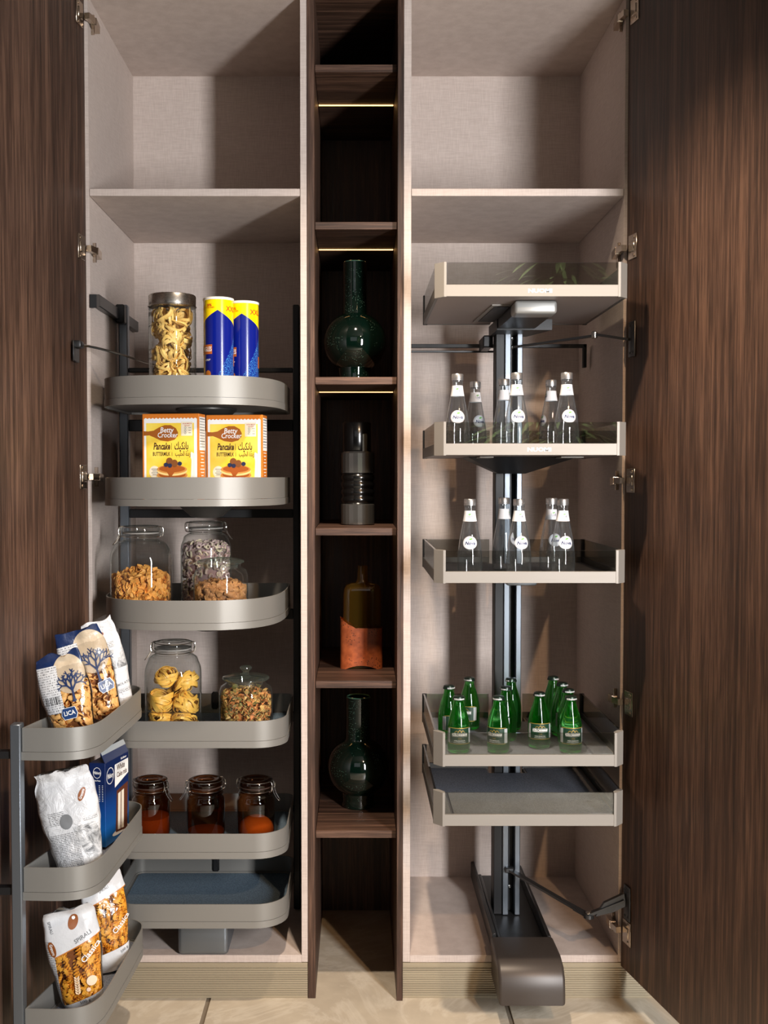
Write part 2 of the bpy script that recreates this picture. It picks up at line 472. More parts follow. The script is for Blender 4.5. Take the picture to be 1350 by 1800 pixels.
def on_round(mb, shape, rad, z, phi=0.0, off=0.0004):
    """wrap a flat shape on a body of revolution rad(z), front is -Y"""
    v, f = shape; out = []
    r0 = rad(z)
    for a, b in v:
        zz = z + b; r = rad(zz) + off; t = phi + a / r0
        out.append((r * math.sin(t), -r * math.cos(t), zz))
    return mb.add(out, f)
def on_mesh(mb, shape, bvh, x, z, rot=0.0, off=0.0006, depth=1.0, d=(0, 1, 0)):
    """drape a flat shape over a mesh by casting along +Y"""
    v, f = at2d(shape, x, z, rot); out = []; dv = Vector(d); last = None
    for a, b in v:
        h = bvh.ray_cast(Vector((a, -depth, b)), dv)
        p = h[0] if h[0] is not None else (last if last is not None else Vector((a, 0, b)))
        last = p; out.append((a, p.y - off, b))
    return mb.add(out, f)
def interp(prof):
    """profile [(r, z)] -> r(z)"""
    ps = sorted([(z, r) for r, z in prof])
    def rad(z):
        if z <= ps[0][0]: return ps[0][1]
        for (a, ra), (b, rb) in zip(ps, ps[1:]):
            if z <= b: return ra + (rb - ra) * ((z - a) / (b - a) if b > a else 0)
        return ps[-1][1]
    return rad
def smooth_prof(prof, sub=4):
    return [(max(p.x, 0.0), p.y) for p in catmull(prof, sub)]

# ------------------------------------------------------------------ the room
fl = struct('floor', MB().box(-3.2, 3.2, -5.6, 0.8, -0.06, -0.004), 'grout')
tile_me = {}
for i in range(-3, 4):
    for j, (y0, y1) in enumerate(((-5.6, -4.0), (-4.0, -2.4), (-2.4, -0.8), (-0.8, 0.8))):
        if 'a' not in tile_me:
            tile_me['a'] = MB().box(-0.4 + 0.0012, 0.4 - 0.0012, -0.8 + 0.0012, 0.8 - 0.0012, -0.0045, 0.0, 0.0008).mesh('tile', 'tile', False)
        o = link('tile', tile_me['a'], fl); o.location = (0.81 * i, (y0 + y1) / 2, 0)
struct('ceiling', MB().box(-3.2, 3.2, -5.6, 0.8, 2.8, 2.86), 'ceil')
struct('wall_back', MB().box(-3.2, 3.2, 0.63, 0.7, 0, 2.8), 'wall_dark')
struct('wall_left', MB().box(-3.3, -3.2, -5.6, 0.7, 0, 2.8), 'wall')
struct('wall_right', MB().box(3.2, 3.3, -5.6, 0.7, 0, 2.8), 'wall')
struct('wall_front', MB().box(-3.2, 3.2, -5.7, -5.6, 0, 2.8), 'wall')

# ------------------------------------------------------------------ cabinets
ZT = 2.74
BACK = 0.58
def plinth(mb, x0, x1, y=0.0):
    pts = [(y + 0.012, 0.0), (y + 0.002, 0.0)]
    z = 0.004; k = 0
    while z < 0.084:
        pts += [(y + 0.001, z), (y + 0.001, z + 0.0036), (y + 0.0034, z + 0.0044), (y + 0.0034, z + 0.0056)]; z += 0.0062
    pts += [(y - 0.002, 0.087), (y - 0.002, 0.0995), (y + 0.012, 0.0995)]
    n = len(pts)
    v = [(x0, a, b) for a, b in pts] + [(x1, a, b) for a, b in pts]
    f = [(i, (i + 1) % n, n + (i + 1) % n, n + i) for i in range(n)]
    mb.add(v, f); return mb
def carcass(root, xl0, xl1, xr0, xr1, px0, px1):
    part('side_panel', MB().box(xl0, xl1, 0, BACK, 0.101, ZT, 0.0006), 'linen', root)
    part('side_panel', MB().box(xr0, xr1, 0, BACK, 0.101, ZT, 0.0006), 'linen', root)
    part('back_panel', MB().box(xl0, xr1, BACK, BACK + 0.01, 0.101, ZT), 'linen', root)
    part('top_panel', MB().box(xl1, xr0, 0.002, BACK, 2.7, ZT, 0.0006), 'linen', root)
    part('shelf', MB().box(xl1 + 0.001, xr0 - 0.001, 0.0, BACK, 2.173, 2.1925, 0.0008), 'linen', root)
    bp = MB().box(xl1, xr0, 0.0, BACK, 0.1, 0.12, 0.0006)
    part('bottom_panel', bp, 'linen', root)
    part('plinth', plinth(MB(), px0, px1), 'plinth', root, ang=20)
def make_door(root, x, ang, side, hinges, plates=()):
    """door hung at x; local x runs from the hinge to the free edge, local y across the thickness"""
    y0, y1 = (0.0, 0.02) if side > 0 else (-0.02, 0.0)
    d = part('door', MB().box(0.0, 0.70, y0, y1, 0.0916, ZT, 0.0008), 'walnut', root, world=False)
    p = origin(root); d.location = (x - p.x, -0.003 - p.y, -p.z)
    d.rotation_euler = (0, 0, R(-(90 - ang) if side > 0 else -(90 + ang)))
    inv = (Matrix.Translation((x, -0.003, 0)) @ Matrix.Rotation(d.rotation_euler.z, 4, 'Z')).inverted()
    s = -1 if side > 0 else 1          # towards the room side of the inner face
    wall_x = 0.713 * side
    for i, z in enumerate(hinges):
        m = MB()
        m.box(0.014, 0.06, min(0, s * 0.003), max(0, s * 0.003), z - 0.032, z + 0.032, 0.001)
        for dz in (-0.024, 0.024):
            m.lathe([(0.0045, 0), (0.0045, 0.0015), (0.002, 0.0022)], 10); k = len(m.v) - 30
            m.xform(Matrix.Translation((0.045, s * 0.003, z + dz)) @ Matrix.Rotation(R(90 if s < 0 else -90), 4, 'X'), k)
        m.box(0.02, 0.05, min(0, s * 0.006), max(0, s * 0.006), z - 0.014, z + 0.014, 0.002)
        h = part('hinge', m, 'nickel', d, world=False)
        a = MB()
        P0 = inv @ Vector((x + s * 0.0 - side * 0.012, -0.022, z)); P1 = inv @ Vector((wall_x - side * 0.012, 0.014, z)); P2 = inv @ Vector((wall_x - side * 0.010, 0.062, z - 0.004))
        a.bar(P0, P1, 0.014, 0.016); a.bar(P1, P2, 0.016, 0.02)
        Q = inv @ Vector((wall_x - side * 0.003, 0.036, z)); Q2 = inv @ Vector((wall_x - side * 0.003, 0.044, z))
        a.bar(Q + Vector((0, 0, -0.026)), Q + Vector((0, 0, 0.026)), 0.012, 0.005, (1, 0, 0))
        for dz in (-0.02, 0.02):
            k = len(a.v); a.lathe([(0.004, 0), (0.004, 0.002), (0.0015, 0.003)], 10)
            a.xform(Matrix.Translation(Q + Vector((0, 0, dz))) @ Matrix.Rotation(R(90), 4, 'X'), k)
        part('hinge_arm', a, 'nickel', d, world=False)
    return d, inv

left = thing('pantry_cabinet', (-0.432, 0.29, 0), 'tall linen-lined pantry cabinet holding the rounded grey swing-out trays', 'cabinet', 'tall cabinets either side of the open shelves')
carcass(left, -0.731, -0.713, -0.1505, -0.1335, -1.25, -0.134)
ldoor, linv = make_door(left, -0.7215, 7.0, -1, (0.27, 0.83, 1.425, 2.03, 2.637))
right = thing('pantry_cabinet', (0.42, 0.29, 0), 'tall linen-lined pantry cabinet holding the pull-out glass-sided trays of bottles', 'cabinet', 'tall cabinets either side of the open shelves')
carcass(right, 0.1255, 0.1455, 0.713, 0.731, 0.126, 1.25)
rdoor, rinv = make_door(right, 0.7205, 12.0, 1, (0.199, 0.82, 1.415, 2.031, 2.645))

niche = thing('open_shelf_unit', (-0.002, 0.3, 0), 'narrow dark walnut open shelf unit between the two cabinets', 'shelf unit')
part('side_panel', MB().box(-0.133, -0.1125, 0.0, 0.6, 0.0, ZT, 0.0008), 'walnut', niche)
part('side_panel', MB().box(0.1085, 0.125, -0.014, 0.6, 0.0, ZT, 0.0008), 'walnut', niche)
part('back_panel', MB().box(-0.133, 0.125, 0.6, 0.612, 0.0, ZT), 'walnut', niche)
part('top_panel', MB().box(-0.1125, 0.1085, 0.0, 0.6, 2.72, ZT), 'walnut_h', niche)
NS = [2.5237, 2.1077, 1.6938, 1.2866, 0.8708, 0.4587]
for z in NS:
    s = part('shelf', MB().box(-0.1115, 0.1075, 0.014, 0.6, z - 0.02, z, 0.0008), 'walnut_h', niche)
    part('led_strip', MB().box(-0.110, 0.106, 0.266, 0.272, z - 0.0216, z - 0.0201), 'led', s)

# ------------------------------------------------------------------ swing-out rack of the left cabinet
def tray_parts(rack, outline, z0, z1, mat='mat_blue', hub=None, walls='tray', dent=None):
    inn = inset(outline, 0.0028)
    m = MB().wall(outline, inn, z0 + 0.0185, z1)
    m.prism(inset(outline, 0.002), z0 + 0.006, z0 + 0.0135)
    t = part('tray', m, walls, rack, ang=30)
    band_o = inset(outline, -0.0012)
    part('base_band', MB().wall(band_o, inset(outline, 0.004), z0, z0 + 0.0178), walls, t, ang=30)
    part('mat', MB().prism(inset(outline, 0.012), z0 + 0.0136, z0 + 0.0155), mat, t)
    if hub: part('hub', hub, 'tray_dark', t)
    return t
lrack = thing('swing_out_rack', (-0.432, 0.28, 0.12), 'grey metal swing-out pantry rack with six stacked trays and dark posts', 'rack')
part('post', MB().box(-0.705, -0.678, 0.305, 0.335, 0.122, 1.934, 0.003), 'anod', lrack)
part('post', MB().box(-0.1895, -0.1695, 0.305, 0.335, 0.122, 1.934, 0.003), 'black', lrack)
for z0, z1 in ((1.735, 1.7485), (1.561, 1.595), (1.303, 1.3286), (1.0, 1.03), (0.69, 0.72), (0.405, 0.435), (0.2, 0.225)):
    part('crossbar', MB().box(-0.678, -0.1895, 0.312, 0.33, z0, z1, 0.002), 'black', lrack)
front = [(-0.675, 0.03), (-0.668, -0.035), (-0.648, -0.088), (-0.6026, -0.133), (-0.5307, -0.158), (-0.45, -0.163), (-0.37, -0.16), (-0.3297, -0.151), (-0.2748, -0.122), (-0.2351, -0.071), (-0.2102, -0.002), (-0.1979, 0.10), (-0.1965, 0.2)]
half_round = [tuple(p) for p in catmull(front, 5)] + [(-0.1965, 0.27), (-0.205, 0.295), (-0.225, 0.300), (-0.645, 0.300), (-0.667, 0.294), (-0.675, 0.27)]
rounded = rrect(-0.662, -0.1885, -0.07, 0.300, (0.075, 0.085, 0.03, 0.03), 9)
LT = [(half_round, 1.6089, 1.6824), (half_round, 1.3498, 1.4238), (half_round, 1.0334, 1.1095), (rounded, 0.7076, 0.7789), (rounded, 0.4106, 0.4778), (rounded, 0.2237, 0.2881)]
for i, (ol, z0, z1) in enumerate(LT):
    hub = None
    if i < 3:
        hub = MB().lathe([(0.03, -0.044), (0.045, -0.04), (0.085, -0.004), (0.085, 0.0)], 24, (-0.42, 0.12, z0 + 0.005))
    tray_parts(lrack, ol, z0, z1, 'mat_blue', hub)
for i in (3, 4, 5):
    z0 = LT[i][1]; z1 = LT[i][2]
    part('clip', MB().box(-0.432, -0.412, 0.288, 0.3, z1 - 0.045, z1 + 0.006, 0.004), 'black', lrack)
part('base_block', MB().box(-0.488, -0.350, -0.004, 0.25, 0.1205, 0.2237, 0.012, 3), 'anod', lrack)
g = MB().box(-0.7125, -0.694, 0.03, 0.548, 1.885, 1.918, 0.002)
g.add([(-0.7125, 0.03, 1.887), (-0.694, 0.03, 1.887), (-0.694, 0.03, 1.916), (-0.7125, 0.03, 1.916), (-0.7125, -0.004, 1.876), (-0.6945, -0.004, 1.876), (-0.6945, -0.004, 1.912), (-0.7125, -0.004, 1.912)],
      [(4, 5, 6, 7), (0, 1, 5, 4), (1, 2, 6, 5), (2, 3, 7, 6), (3, 0, 4, 7)])
part('guide_rail', g, 'gunmetal', lrack)
part('roller', MB().box(-0.706, -0.68, 0.27, 0.305, 1.875, 1.93, 0.004), 'black', lrack)
st = [(-0.722, -0.098, 1.764), (-0.70, -0.07, 1.766), (-0.66, 0.04, 1.763), (-0.62, 0.18, 1.757), (-0.6, 0.25, 1.754), (-0.585, 0.30, 1.750)]
part('stay_rod', MB().tube(catmull(st, 4), 0.0032, 8), 'steel', lrack)
b = MB().box(-0.7288, -0.7245, -0.125, -0.07, 1.722, 1.776, 0.002); b.box(-0.7285, -0.708, -0.120, -0.082, 1.757, 1.776, 0.005, 2)
part('stay_bracket', b, 'gunmetal', lrack)

# ------------------------------------------------------------------ rack on the left door
drack = thing('door_rack', (-0.66, -0.35, 0.185), 'grey metal rack of three tapered trays mounted on the open walnut door', 'rack')
dpl = [(-0.728, -0.572), (-0.668, -0.575)] + [tuple(p) for p in catmull([(-0.64, -0.574), (-0.614, -0.568), (-0.590, -0.550), (-0.573, -0.512), (-0.5665, -0.45), (-0.5635, -0.38)], 4)] + \
      [(-0.559, -0.3), (-0.5546, -0.173)] + [tuple(p) for p in catmull([(-0.5546, -0.15), (-0.562, -0.118), (-0.585, -0.093), (-0.612, -0.083)], 4)] + [(-0.625, -0.082)]
for z0, z1 in ((0.8081, 0.879), (0.499, 0.5716), (0.186, 0.2575)):
    tray_parts(drack, dpl, z0, z1, 'mat_grey')
part('post', MB().box(-0.752, -0.7295, -0.582, -0.553, 0.1, 0.888, 0.002), 'anod', drack)
part('post', MB().box(-0.665, -0.648, -0.128, -0.11, 0.1, 0.80, 0.002), 'black', drack)
for z in (0.82, 0.52, 0.2):
    part('crossbar', MB().bar((-0.742, -0.556, z), (-0.655, -0.125, z), 0.008, 0.02), 'black', drack)
    part('bracket', MB().bar((-0.742, -0.565, z), (-0.7885, -0.565, z), 0.02, 0.016), 'black', drack)

# ------------------------------------------------------------------ pull-out rack of the right cabinet
rrack = thing('pull_out_rack', (0.44, 0.2, 0.12), 'pull-out rack with five smoked-glass trays on a blue-grey column', 'rack')
X0, X1, YF, YB = 0.196, 0.675, -0.21, 0.29
CH = 0.0205; CD = 0.024
NX0, NX1, NY = 0.392, 0.492, 0.235
plan = [(X0 + CH, YF), (X1 - CH, YF), (X1, YF + CD), (X1, YB), (NX1, YB), (NX1, NY), (NX0, NY), (NX0, YB), (X0, YB), (X0, YF + CD)]
RT = [(1.8721, 1.9561), (1.4791, 1.5611), (1.1592, 1.2405), (0.6968, 0.7805), (0.5449, 0.6289)]
rtrays = []
for i, (zb, zt) in enumerate(RT):
    rl = zb + 0.029
    t = part('tray', MB().prism([(a, max(c_, YF + 0.004)) for a, c_ in inset(plan, 0.002)], zb + 0.001, zb + 0.012), 'champ_d', rrack, smooth=False); rtrays.append(t)
    part('mat', MB().prism([(X0 + 0.03, YF + 0.012), (X1 - 0.03, YF + 0.012), (X1 - 0.012, YF + 0.03), (X1 - 0.012, YB - 0.012), (NX1 + 0.008, YB - 0.012), (NX1 + 0.008, NY - 0.008), (NX0 - 0.008, NY - 0.008), (NX0 - 0.008, YB - 0.012), (X0 + 0.012, YB - 0.012), (X0 + 0.012, YF + 0.03)], zb + 0.012, zb + 0.014), 'mat_grey', t)
    fr = part('front_rail', MB().box(X0 + CH, X1 - CH, YF, YF + 0.01, zb, rl, 0.0006), 'champ', t)
    if i < 2:
        on = MB(); on_plane(on, text2d('NUOMI', 0.0135, 0, 0.03, 1.35), (0.455, YF, zb + 0.0135), (1, 0, 0), (0, 0, 1), 0.0004)
        part('lettering', on, 'white', t)
    part('side_rail', MB().box(X0, X0 + 0.008, YF + CD, YB, zb, rl, 0.0006), 'tray_dark', t)
    part('side_rail', MB().box(X1 - 0.008, X1, YF + CD, YB, zb, rl, 0.0006), 'tray_dark', t)
    part('back_rail', MB().box(X0 + 0.008, NX0, YB - 0.008, YB, zb, rl, 0.0006), 'tray_dark', t)
    part('back_rail', MB().box(NX1, X1 - 0.008, YB - 0.008, YB, zb, rl, 0.0006), 'tray_dark', t)
    for a, s in ((X0, 1), (X1, -1)):
        part('corner_post', MB().prism([(a + s * CH, YF - 0.0012), (a + s * (CH + 0.006), YF - 0.0012), (a + s * (CH + 0.006), YF + 0.010), (a + s * 0.012, YF + CD + 0.008), (a - s * 0.0012, YF + CD + 0.008), (a - s * 0.0012, YF + CD)][::s], zb - 0.0008, zt + 0.001), 'champ', t, smooth=False)
        part('corner_post', MB().box(*sorted((a - s * 0.0012, a + s * 0.012)), YB - 0.010, YB + 0.001, zb - 0.0008, zt + 0.0005, 0.001), 'black', t)
    part('glass_panel', MB().box(X0 + CH + 0.006, X1 - CH - 0.006, YF + 0.003, YF + 0.008, rl - 0.003, zt), 'smoke_front', t)
    part('glass_panel', MB().box(X0 + 0.0015, X0 + 0.0065, YF + CD + 0.008, YB - 0.01, rl - 0.003, zt), 'smoke', t)
    part('glass_panel', MB().box(X1 - 0.0065, X1 - 0.0015, YF + CD + 0.008, YB - 0.01, rl - 0.003, zt), 'smoke', t)
    part('glass_panel', MB().box(X0 + 0.012, NX0, YB - 0.0065, YB - 0.0015, rl - 0.003, zt), 'smoke', t)
    part('glass_panel', MB().box(NX1, X1 - 0.012, YB - 0.0065, YB - 0.0015, rl - 0.003, zt), 'smoke', t)
    if i == 0:
        part('bracket', MB().box(0.400, 0.508, -0.155, -0.08, zb - 0.034, zb - 0.0002, 0.008, 3), 'grey_cast', t)
        w = MB().prism([(0.404, -0.09), (0.504, -0.09), (0.50, 0.24), (0.395, 0.24)], zb - 0.03, zb)
        w.prism([(0.395, 0.15), (0.55, 0.15), (0.5, 0.30), (0.39, 0.30)], zb - 0.034, zb - 0.004)
        part('channel', w, 'black', t, smooth=False)
        part('slot_plate', MB().prism([(0.352, -0.08), (0.398, -0.08), (0.398, 0.22), (0.335, 0.22)], zb - 0.002, zb + 0.001), 'champ', t, smooth=False)
        part('slot', MB().prism([(0.36, -0.06), (0.398, -0.07), (0.398, 0.2), (0.348, 0.2)], zb - 0.004, zb - 0.0018), 'black', t, smooth=False)
    elif i == 1:
        w = MB()
        w.add([(0.30, 0.02, zb), (0.60, 0.02, zb), (0.60, 0.2, zb), (0.30, 0.2, zb), (0.405, 0.18, zb - 0.045), (0.482, 0.18, zb - 0.045), (0.482, 0.235, zb - 0.045), (0.405, 0.235, zb - 0.045)],
              [(0, 1, 2, 3), (4, 7, 6, 5), (0, 4, 5, 1), (1, 5, 6, 2), (2, 6, 7, 3), (3, 7, 4, 0)])
        part('bracket', w, 'black', t, smooth=False)
        part('slot_plate', MB().box(0.325, 0.362, -0.05, 0.05, zb - 0.004, zb, 0.001), 'champ', t)
        part('slot_plate', MB().box(0.54, 0.6, -0.05, 0.05, zb - 0.004, zb, 0.001), 'champ', t)
    else:
        part('bracket', MB().box(0.402, 0.484, -0.02, 0.235, zb - 0.026, zb, 0.006, 2), 'anod', t)
# column
part('column', MB().box(0.404, 0.430, 0.245, 0.305, 0.132, 1.845, 0.002), 'black', rrack)
part('column', MB().box(0.430, 0.4475, 0.240, 0.305, 0.132, 1.845, 0.002), 'anod', rrack)
part('column', MB().box(0.4475, 0.4655, 0.275, 0.305, 0.132, 1.845, 0.001), 'black', rrack)
part('column', MB().box(0.4655, 0.4815, 0.240, 0.305, 0.132, 1.845, 0.002), 'anod', rrack)
def screw(mb, p, r=0.0055):
    k = len(mb.v); mb.lathe([(r, 0), (r, 0.002), (r * 0.5, 0.0035), (0.0, 0.003)], 12)
    mb.xform(Matrix.Translation(p) @ Matrix.Rotation(R(90), 4, 'X'), k)
for z in (1.83, 1.805, 0.205, 0.255):
    m = MB(); screw(m, (0.456, 0.2745, z)); part('screw', m, 'steel', rrack)
# guide on the back wall
part('guide_bar', MB().box(0.147, 0.700, 0.395, 0.41, 1.818, 1.829, 0.001), 'black', rrack)
part('guide_bar', MB().box(0.147, 0.46, 0.402, 0.412, 1.804, 1.810, 0.001), 'gunmetal', rrack)
part('guide_foot', MB().box(0.690, 0.700, 0.395, 0.415, 1.758, 1.829, 0.001), 'black', rrack)
part('guide_roller', MB().box(0.372, 0.402, 0.29, 0.40, 1.806, 1.842, 0.004), 'black', rrack)
# floor runner and its cover
ru = MB()
ru.box(0.372, 0.384, 0.02, 0.575, 0.1205, 0.172, 0.002); ru.box(0.524, 0.534, 0.02, 0.56, 0.1205, 0.165, 0.002)
part('runner', ru, 'gunmetal', rrack)
ru = MB().box(0.388, 0.398, -0.01, 0.5, 0.1205, 0.158, 0.002)
part('runner', ru, 'gunmetal', rrack)
part('runner_bed', MB().box(0.398, 0.524, -0.02, 0.56, 0.1205, 0.131, 0.001), 'black', rrack)
cov = MB()
pr = [(0.012, 0.165), (-0.10, 0.168), (-0.142, 0.158), (-0.166, 0.132), (-0.172, 0.09), (-0.172, 0.065), (-0.008, 0.065), (-0.008, 0.121), (0.012, 0.121)]
n = len(pr)
bm = bmesh.new()
va = [bm.verts.new((0.366, y, z)) for y, z in pr]; vb = [bm.verts.new((0.538, y, z)) for y, z in pr]
bm.faces.new(va); bm.faces.new(vb[::-1])
for i in range(n): bm.faces.new((va[i], vb[i], vb[(i + 1) % n], va[(i + 1) % n])[::-1])
bmesh.ops.recalc_face_normals(bm, faces=bm.faces)
bmesh.ops.bevel(bm, geom=[e for e in bm.edges if not any(f in e.link_faces for f in []) and abs(e.verts[0].co.x - e.verts[1].co.x) < 1e-6], offset=0.008, segments=3, affect='EDGES', profile=0.5)
cov.addbm(bm)
part('runner_cover', cov, plain('bronze_grey_plastic', C(64, 57, 52), 0.4, 0.2), rrack, ang=50)
# linkage arms to the door
def arm(pa, pj, pd, plate_z, wide):
    pl = rinv @ Vector(pd)
    m = MB().bar(pa, pj, wide, 0.006); m.lathe([(wide * 0.7, -0.005), (wide * 0.7, 0.005)], 14, pj)
    part('link_arm', m, 'gunmetal', rrack, smooth=False)
    m = MB().bar((pj[0], pj[1], pj[2] + 0.004), pd, wide * 0.9, 0.007)
    part('link_arm', m, 'gunmetal', rrack, smooth=False)
    m = MB().lathe([(0.007, -0.007), (0.009, -0.006), (0.009, 0.009), (0.006, 0.012)], 14, pj)
    part('pivot', m, 'steel', rrack)
    m = MB()
    m.box(0.0, 0.036, -0.005, -0.0003, plate_z - 0.047, plate_z + 0.047, 0.0022, 2)
    for dz in (-0.036, 0.036):
        for dx in (0.010, 0.026):
            k = len(m.v); m.lathe([(0.0035, 0), (0.0035, 0.0012), (0.001, 0.002)], 10); m.xform(Matrix.Translation((dx, -0.005, plate_z + dz)) @ Matrix.Rotation(R(90), 4, 'X'), k)
    m.xform(Matrix.Translation((0.7205, -0.003, 0)) @ Matrix.Rotation(R(-78), 4, 'Z') @ Matrix.Translation((0.022, 0, 0)))
    part('door_plate', m, 'gunmetal', rrack)
arm((0.456, 0.245, 1.801), (0.6474, 0.05, 1.809), (0.7205, -0.034, 1.788), 1.788, 0.012)
pj = (0.6285, -0.02, 0.237)
m = MB().bar((0.449, 0.235, 0.270), pj, 0.016, 0.006); m.box(0.436, 0.462, 0.225, 0.246, 0.262, 0.278, 0.003)
part('link_arm', m, 'gunmetal', rrack, smooth=False)
arm((0.60, 0.020, 0.2415), pj, (0.720, -0.034, 0.285), 0.281, 0.02)
w = MB(); w.add([(0.645, -0.028, 0.238), (0.668, -0.03, 0.276), (0.72, -0.037, 0.304), (0.7245, -0.037, 0.270), (0.69, -0.034, 0.252)] + [(0.645, -0.016, 0.238), (0.668, -0.018, 0.276), (0.722, -0.022, 0.304), (0.7225, -0.022, 0.270), (0.69, -0.022, 0.252)],
                [(0, 1, 2, 3, 4), (9, 8, 7, 6, 5), (0, 5, 6, 1), (1, 6, 7, 2), (2, 7, 8, 3), (3, 8, 9, 4), (4, 9, 5, 0)])
part('link_bracket', w, 'gunmetal', rrack, smooth=False)

# ------------------------------------------------------------------ bottles
def make_water_bottle():
    pr = [(0.0, 0.0), (0.024, 0.0005), (0.0295, 0.003), (0.0312, 0.012), (0.0318, 0.035), (0.0310, 0.055), (0.0275, 0.085), (0.0220, 0.115), (0.0172, 0.14), (0.0146, 0.155), (0.0132, 0.168), (0.0128, 0.174), (0.0138, 0.1745), (0.0138, 0.1775), (0.0122, 0.1785), (0.0122, 0.192), (0.0, 0.192)]
    rad = interp(pr)
    b = thing('water_bottle', (0, 0, 0), '', 'bottle')
    part('glass', MB().lathe(pr, 40), 'water', b, world=False, ang=50)
    cap = [(0.0142, 0.1785), (0.0150, 0.1790), (0.0150, 0.1815), (0.0142, 0.1822), (0.0150, 0.183), (0.0150, 0.1935), (0.0138, 0.1955), (0.0, 0.1958)]
    part('cap', MB().lathe(cap, 36), 'cap_alu', b, world=False)
    nl = MB().shell([(rad(z) + 0.0004, z) for z in (0.1385, 0.145, 0.152, 0.159, 0.1655)], 40)
    part('neck_label', nl, 'paper', b, world=False)
    m = MB()
    m.cur = 0; on_round(m, disc2d(0.0185, 0.0165, 32, 5), rad, 0.085, 0, 0.0004)
    m.cur = 1; on_round(m, disc2d(0.0168, 0.0150, 32, 1, 0.965), rad, 0.085, 0, 0.0007)
    on_round(m, text2d('Nova', 0.0118, 0.25, 0.03), rad, 0.0835, 0, 0.0008)
    m.cur = 2; leaf = [(-0.004, -0.001), (-0.001, 0.0022), (0.003, 0.003), (0.0065, 0.0022), (0.004, -0.0006), (0.0, -0.0016)]
    on_round(m, at2d(poly2d(leaf), 0.001, 0.0086), rad, 0.085, 0, 0.0008)
    part('label', m, ['paper', 'navy', 'leafgreen'], b, world=False, label='white oval label with blue script and green leaf')
    m = MB(); m.cur = 1; on_round(m, text2d('Gd', 0.0075, 0.2, 0.01), rad, 0.151, 0, 0.0008); on_round(m, disc2d(0.0066, 0.0066, 24, 1, 0.93), rad, 0.152, 0, 0.0007)
    m.cur = 2; on_round(m, at2d(poly2d([(a * 0.7, c * 0.7) for a, c in leaf]), -0.0015, 0.0038), rad, 0.152, 0, 0.0009)
    part('neck_emblem', m, ['paper', 'navy', 'leafgreen'], b, world=False)
    return b
wb = make_water_bottle()
spots2 = [(0.259, -0.12, -4), (0.329, 0.10, 22), (0.398, 0.02, 75), (0.4065, -0.152, 2), (0.530, 0.05, -75), (0.533, -0.155, 4)]
spots3 = [(0.289, -0.15, -5), (0.398, 0.012, 70), (0.415, -0.145, 8), (0.519, -0.03, 14), (0.528, -0.14, 8)]
first = True
for k, (spots, zi) in enumerate(((spots2, 1), (spots3, 2))):
    for x, y, a in spots:
        o = wb if first else copy_tree(wb); first = False
        o.location = (x, y, RT[zi][0] + 0.0141); o.rotation_euler = (0, 0, R(a))
        o['label'] = ('clear glass water bottle on the upper tray of bottles, the one marked in white letters', 'clear glass water bottle on the tray just above the green bottles')[k]
        if abs(a) > 12 and abs(a) < 60: o['label'] = 'clear glass water bottle half hidden behind a bottle near the column' if k == 0 else 'clear glass water bottle half hidden behind another on the tray above the green bottles'
        if abs(a) > 60: o['label'] = ('clear glass water bottle with its oval label turned away, upper bottle tray', 'clear glass water bottle with its oval label turned away, above the green bottles')[k]
        o['group'] = ('water bottles on the upper bottle tray', 'water bottles on the lower bottle tray')[k]

